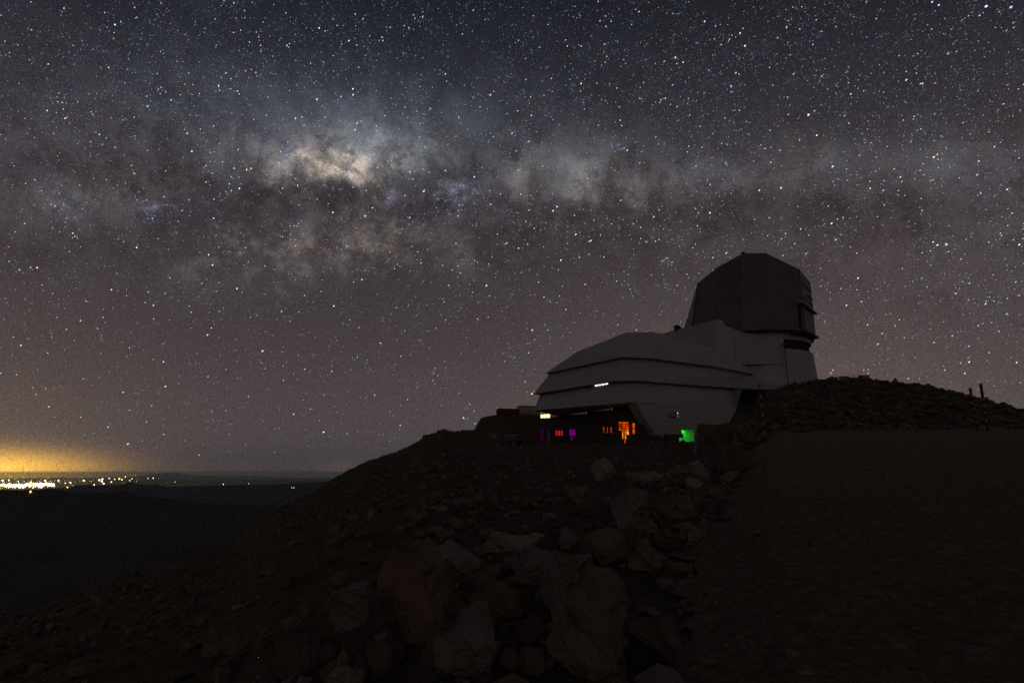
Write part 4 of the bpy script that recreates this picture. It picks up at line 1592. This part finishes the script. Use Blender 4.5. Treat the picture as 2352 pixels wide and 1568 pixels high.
for (x, y, s, m) in [(6, 1103, 4, 1), (20, 1102, 3, 1), (42, 1105, 2, 1), (104, 1103, 3.4, 1), (134, 1103, 3, 1), (162, 1108, 2.6, 1), (150, 1109, 2, 1), (192, 1103, 3, 1), (228, 1102, 3.6, 1), (234, 1105, 3, 1), (251, 1098, 2.2, 1),
                     (274, 1099, 3.6, 0), (280, 1101, 2.4, 1), (306, 1100, 3.6, 1), (298, 1103, 1.6, 1), (333, 1106, 2, 1), (343, 1100, 1.8, 1), (200, 1119, 3.6, 2), (207, 1118, 3.4, 2), (212, 1120, 3, 2), (194, 1118, 2.2, 2), (238, 1110, 3, 1), (216, 1113, 2.2, 1),
                     (285, 1110, 1.5, 4), (292, 1109, 1.5, 4), (168, 1115, 1.6, 4), (176, 1116, 1.6, 4), (184, 1116, 1.6, 4), (244, 1116, 2, 4), (252, 1115, 1.4, 3), (262, 1115, 1.4, 3), (390, 1090, 1.5, 4), (398, 1090, 1.5, 4), (405, 1091, 1.5, 4), (334, 1087, 1, 3), (345, 1087, 1, 4), (354, 1088, 1, 4), (370, 1089, 1, 3),
                     (395, 1099, 1.6, 1), (410, 1100, 1, 4), (408, 1105, 1, 2), (415, 1083, 1, 3)]:
    items.append((x * .768 if x > 300 else x, y, s * 1.0, m))
V, F, MI = [], [], []
for (x, y, s, m) in items:
    Y = 9500 if y > 1112 else (13500 if y > 1104 else 21000)
    p = at_y(x, y, Y)
    k = s * Y / FPX * .62
    o_ = len(V) * 6
    V.append(OCT * np.array([k * 1.15, k, k]) + np.array(p))
    F.append(OCF + o_)
    MI += [int(m)] * 8
tl_ = mesh_obj('town_lights', np.concatenate(V).tolist(), np.concatenate(F).tolist(), LM, midx=MI, recalc=False)
tag(tl_, 'dense glittering street lights of a far town under an orange glow', 'town lights', kind='stuff')
for (x, y, Y, s, m, lab) in [(70, 1128.5, 2960, 3.4, 0, 'single orange light on the nearest dark ridge below the town'), (155, 1118.5, 6500, 2.6, 0, 'orange light just right of the town, in front of the second ridge'),
                             (402, 1106.5, 10500, 1.2, 2, 'small white light on the third ridge, left of the yellow light'), (513, 1111.5, 9000, 1.7, 0, 'yellow light low on the far hills in mid distance'),
                             (571, 1110, 9000, .8, 1, 'faintest white light on the far hills, right of the yellow light'), (670.5, 1119.5, 6000, 1.0, 2, 'left light of a close white pair on the second ridge'), (675, 1119.5, 6000, 1.1, 2, 'right light of a close white pair on the second ridge'),
                             (288, 1094.5, 16000, 2.2, 0, 'orange light on the far ridge right of the town'), (340, 1098, 15000, 1.2, 1, 'left light of the small cluster on the far ridge'), (352, 1097.5, 15000, 1.7, 1, 'brightest light of the small cluster on the far ridge')]:
    p = at_y(x, y, Y)
    k = s * Y / FPX * .62
    o = mesh_obj('distant_light', (OCT * np.array([k, k, k * 1.3])).tolist(), OCF.tolist(), LM[m], recalc=False)
    o.location = p
    tag(o, lab, 'distant light')

# the town's own light, which fills the haze above its streets
for (x, y, pw) in ((-60, 1110, 0.4e8), (10, 1110, 0.45e8), (80, 1109, 0.22e8), (180, 1108, .08e8)):
    ld = bpy.data.lights.new('town_lamp', 'POINT')
    ld.energy = pw
    ld.color = (1.0, .60, .12)
    ld.shadow_soft_size = 120.0
    lo = bpy.data.objects.new('town_lamp', ld)
    lo.location = at_y(x, y, 9600)
    COL.objects.link(lo)

# ------------------------------------------------------------------ stars
RS = 120000.0
PXA = 1.0 / FPX                                         # one view pixel in radians
cols = {'w': (.90, .93, 1.0), 'b': (.34, .56, 1.0), 'y': (1.0, .84, .60), 'o': (1.0, .55, .26)}
levels = [.14, .30, .62, 1.2, 1.5]
SM, skey = [], {}
for ck, cv in cols.items():
    for li, lv in enumerate(levels):
        skey[(ck, li)] = len(SM)
        SM.append(emit('starlight', cv, lv, 'NONE'))
cr = Vector((1, 0, 0)); 


AXIS = np.array([0, CP, SP])


def star_verts(d, ln, wd, ang=.95):
    d = np.asarray(d)
    e = np.array([1., 0, 0]) - d * d[0]
    e /= np.linalg.norm(e)
    n_ = np.cross(e, d)
    if n_[2] < 0:
        n_ = -n_
    a_ = e * math.cos(ang) + n_ * math.sin(ang)
    b_ = -e * math.sin(ang) + n_ * math.cos(ang)
    o_ = OCT
    return (d * RS)[None] + (o_[:, 0:1] * a_[None] * ln + o_[:, 1:2] * b_[None] * wd + o_[:, 2:3] * d[None] * wd) * PXA * RS * (d @ AXIS) ** 1.25


NST = 52000
u1 = nrs.rand(NST * 4, 2)
x_ = -60 + u1[:, 0] * 2472
y_ = -60 + u1[:, 1] * 1130
G1_, G2_, G3_ = np.array(g1), np.array(g2), np.array(g3)
V, F, MI = [], [], []
kept = 0
for i in range(NST * 4):
    if kept >= NST:
        break
    t, u = tu(x_[i], y_[i])
    d = np.array((t, 1.0, u)); d /= np.linalg.norm(d)
    elv = math.degrees(math.asin(d[2]))
    if elv < 1.5:
        continue
    bgal = math.degrees(math.asin(float(d @ G3_)))
    dens = .58 + .42 * math.exp(-((bgal - 4) / 13.) ** 2)
    dens *= min(1.0, .30 + elv / 17.)
    dens *= .75 + .5 * float(vnoise(np.array([x_[i] / 60.]), np.array([y_[i] / 60.]), 61)[0])
    if nrs.rand() > dens:
        continue
    mag = nrs.rand() ** -.64 - 1.0                      # few bright, many faint
    lv = 0 if mag < .95 else 1 if mag < 3.4 else 2 if mag < 11 else 3 if mag < 40 else 4
    cc = nrs.choice(['w', 'b', 'y', 'o'], p=[.44, .42, .10, .04])
    off = math.hypot(x_[i] - 1176, y_[i] - 784) / 1300.
    sz = (.64, .74, .88, 1.12, 1.6)[lv] * nrs.uniform(.85, 1.15)
    ln = sz * (1.35 + .55 * (x_[i] / 2352.)) * .9
    wd = sz * .82
    ang = .95 - .10 * (x_[i] / 2352.)
    V.append(star_verts(d, ln, wd, ang)); F.append(OCF + kept * 6); MI += [skey[(cc, lv)]] * 8
    kept += 1
# open clusters seen as tight knots of stars
for (cx, cy, sp_, n_, cc) in ((655, 356, 9, 26, 'b'), (345, 490, 26, 30, 'b'), (1040, 452, 30, 34, 'b'), (900, 440, 5, 9, 'b'), (1520, 660, 9, 12, 'b'), (1525, 600, 10, 14, 'w'), (400, 535, 7, 8, 'b'), (520, 570, 8, 8, 'b'), (820, 400, 40, 40, 'y')):
    for k in range(n_):
        x, y = cx + nrs.normal(0, sp_), cy + nrs.normal(0, sp_ * .55)
        t, u = tu(x, y)
        d = np.array((t, 1.0, u)); d /= np.linalg.norm(d)
        V.append(star_verts(d, 1.9, .9)); F.append(OCF + kept * 6); MI += [skey[(cc, nrs.choice([0, 1, 1, 2]))]] * 8
        kept += 1
so = mesh_obj('stars', np.concatenate(V).tolist(), np.concatenate(F).tolist(), SM, midx=MI, recalc=False)
tag(so, 'countless faint stars of the Milky Way across the whole sky', 'stars', kind='stuff')
for (x, y, s, c, lv, lab) in [
    (603, 806, 3.3, 'o', 4, 'brightest orange star standing alone over the valley'), (112, 934, 2.6, 'o', 3, 'orange star low on the left over the town glow'),
    (1857, 264, 3.6, 'w', 4, 'very bright white star high above the dome'), (1876, 311, 2.8, 'y', 4, 'yellowish star just below the very bright white star'),
    (2153, 355, 2.8, 'o', 3, 'orange star right of the yellowish star, high on the right'), (2068, 407, 2.6, 'y', 3, 'yellow star below and left of the high orange star'),
    (2322, 17, 4.6, 'b', 4, 'big blue star in the top right corner'), (2265, 15, 4.2, 'w', 4, 'big white star left of the big blue star at the top'),
    (2141, 5, 3.4, 'b', 4, 'blue star at the top edge, left of the big white star'), (2250, 36, 3.2, 'b', 3, 'blue star just under the big white star at the top'),
    (48, 793, 3.0, 'b', 4, 'bright blue star near the left edge above the town'), (264, 57, 2.8, 'w', 4, 'bright star high in the upper left sky'),
    (2216, 857, 3.0, 'b', 4, 'bright star low on the right above the bank'), (1331, 591, 2.2, 'o', 3, 'orange star halfway up the sky left of the dome'),
    (376, 997, 2.2, 'o', 3, 'lowest orange star just above the horizon haze'), (728, 228, 2.6, 'w', 4, 'bright star above the glowing core of the Milky Way'),
]:
    t, u = tu(x, y)
    d = np.array((t, 1.0, u)); d /= np.linalg.norm(d)
    vs_ = star_verts(d, s * .80, s * .66)
    ctr = d * RS
    o = mesh_obj('star', (vs_ - ctr).tolist(), OCF.tolist(), SM[skey[(c, lv)]], recalc=False)
    o.location = ctr
    tag(o, lab, 'star')
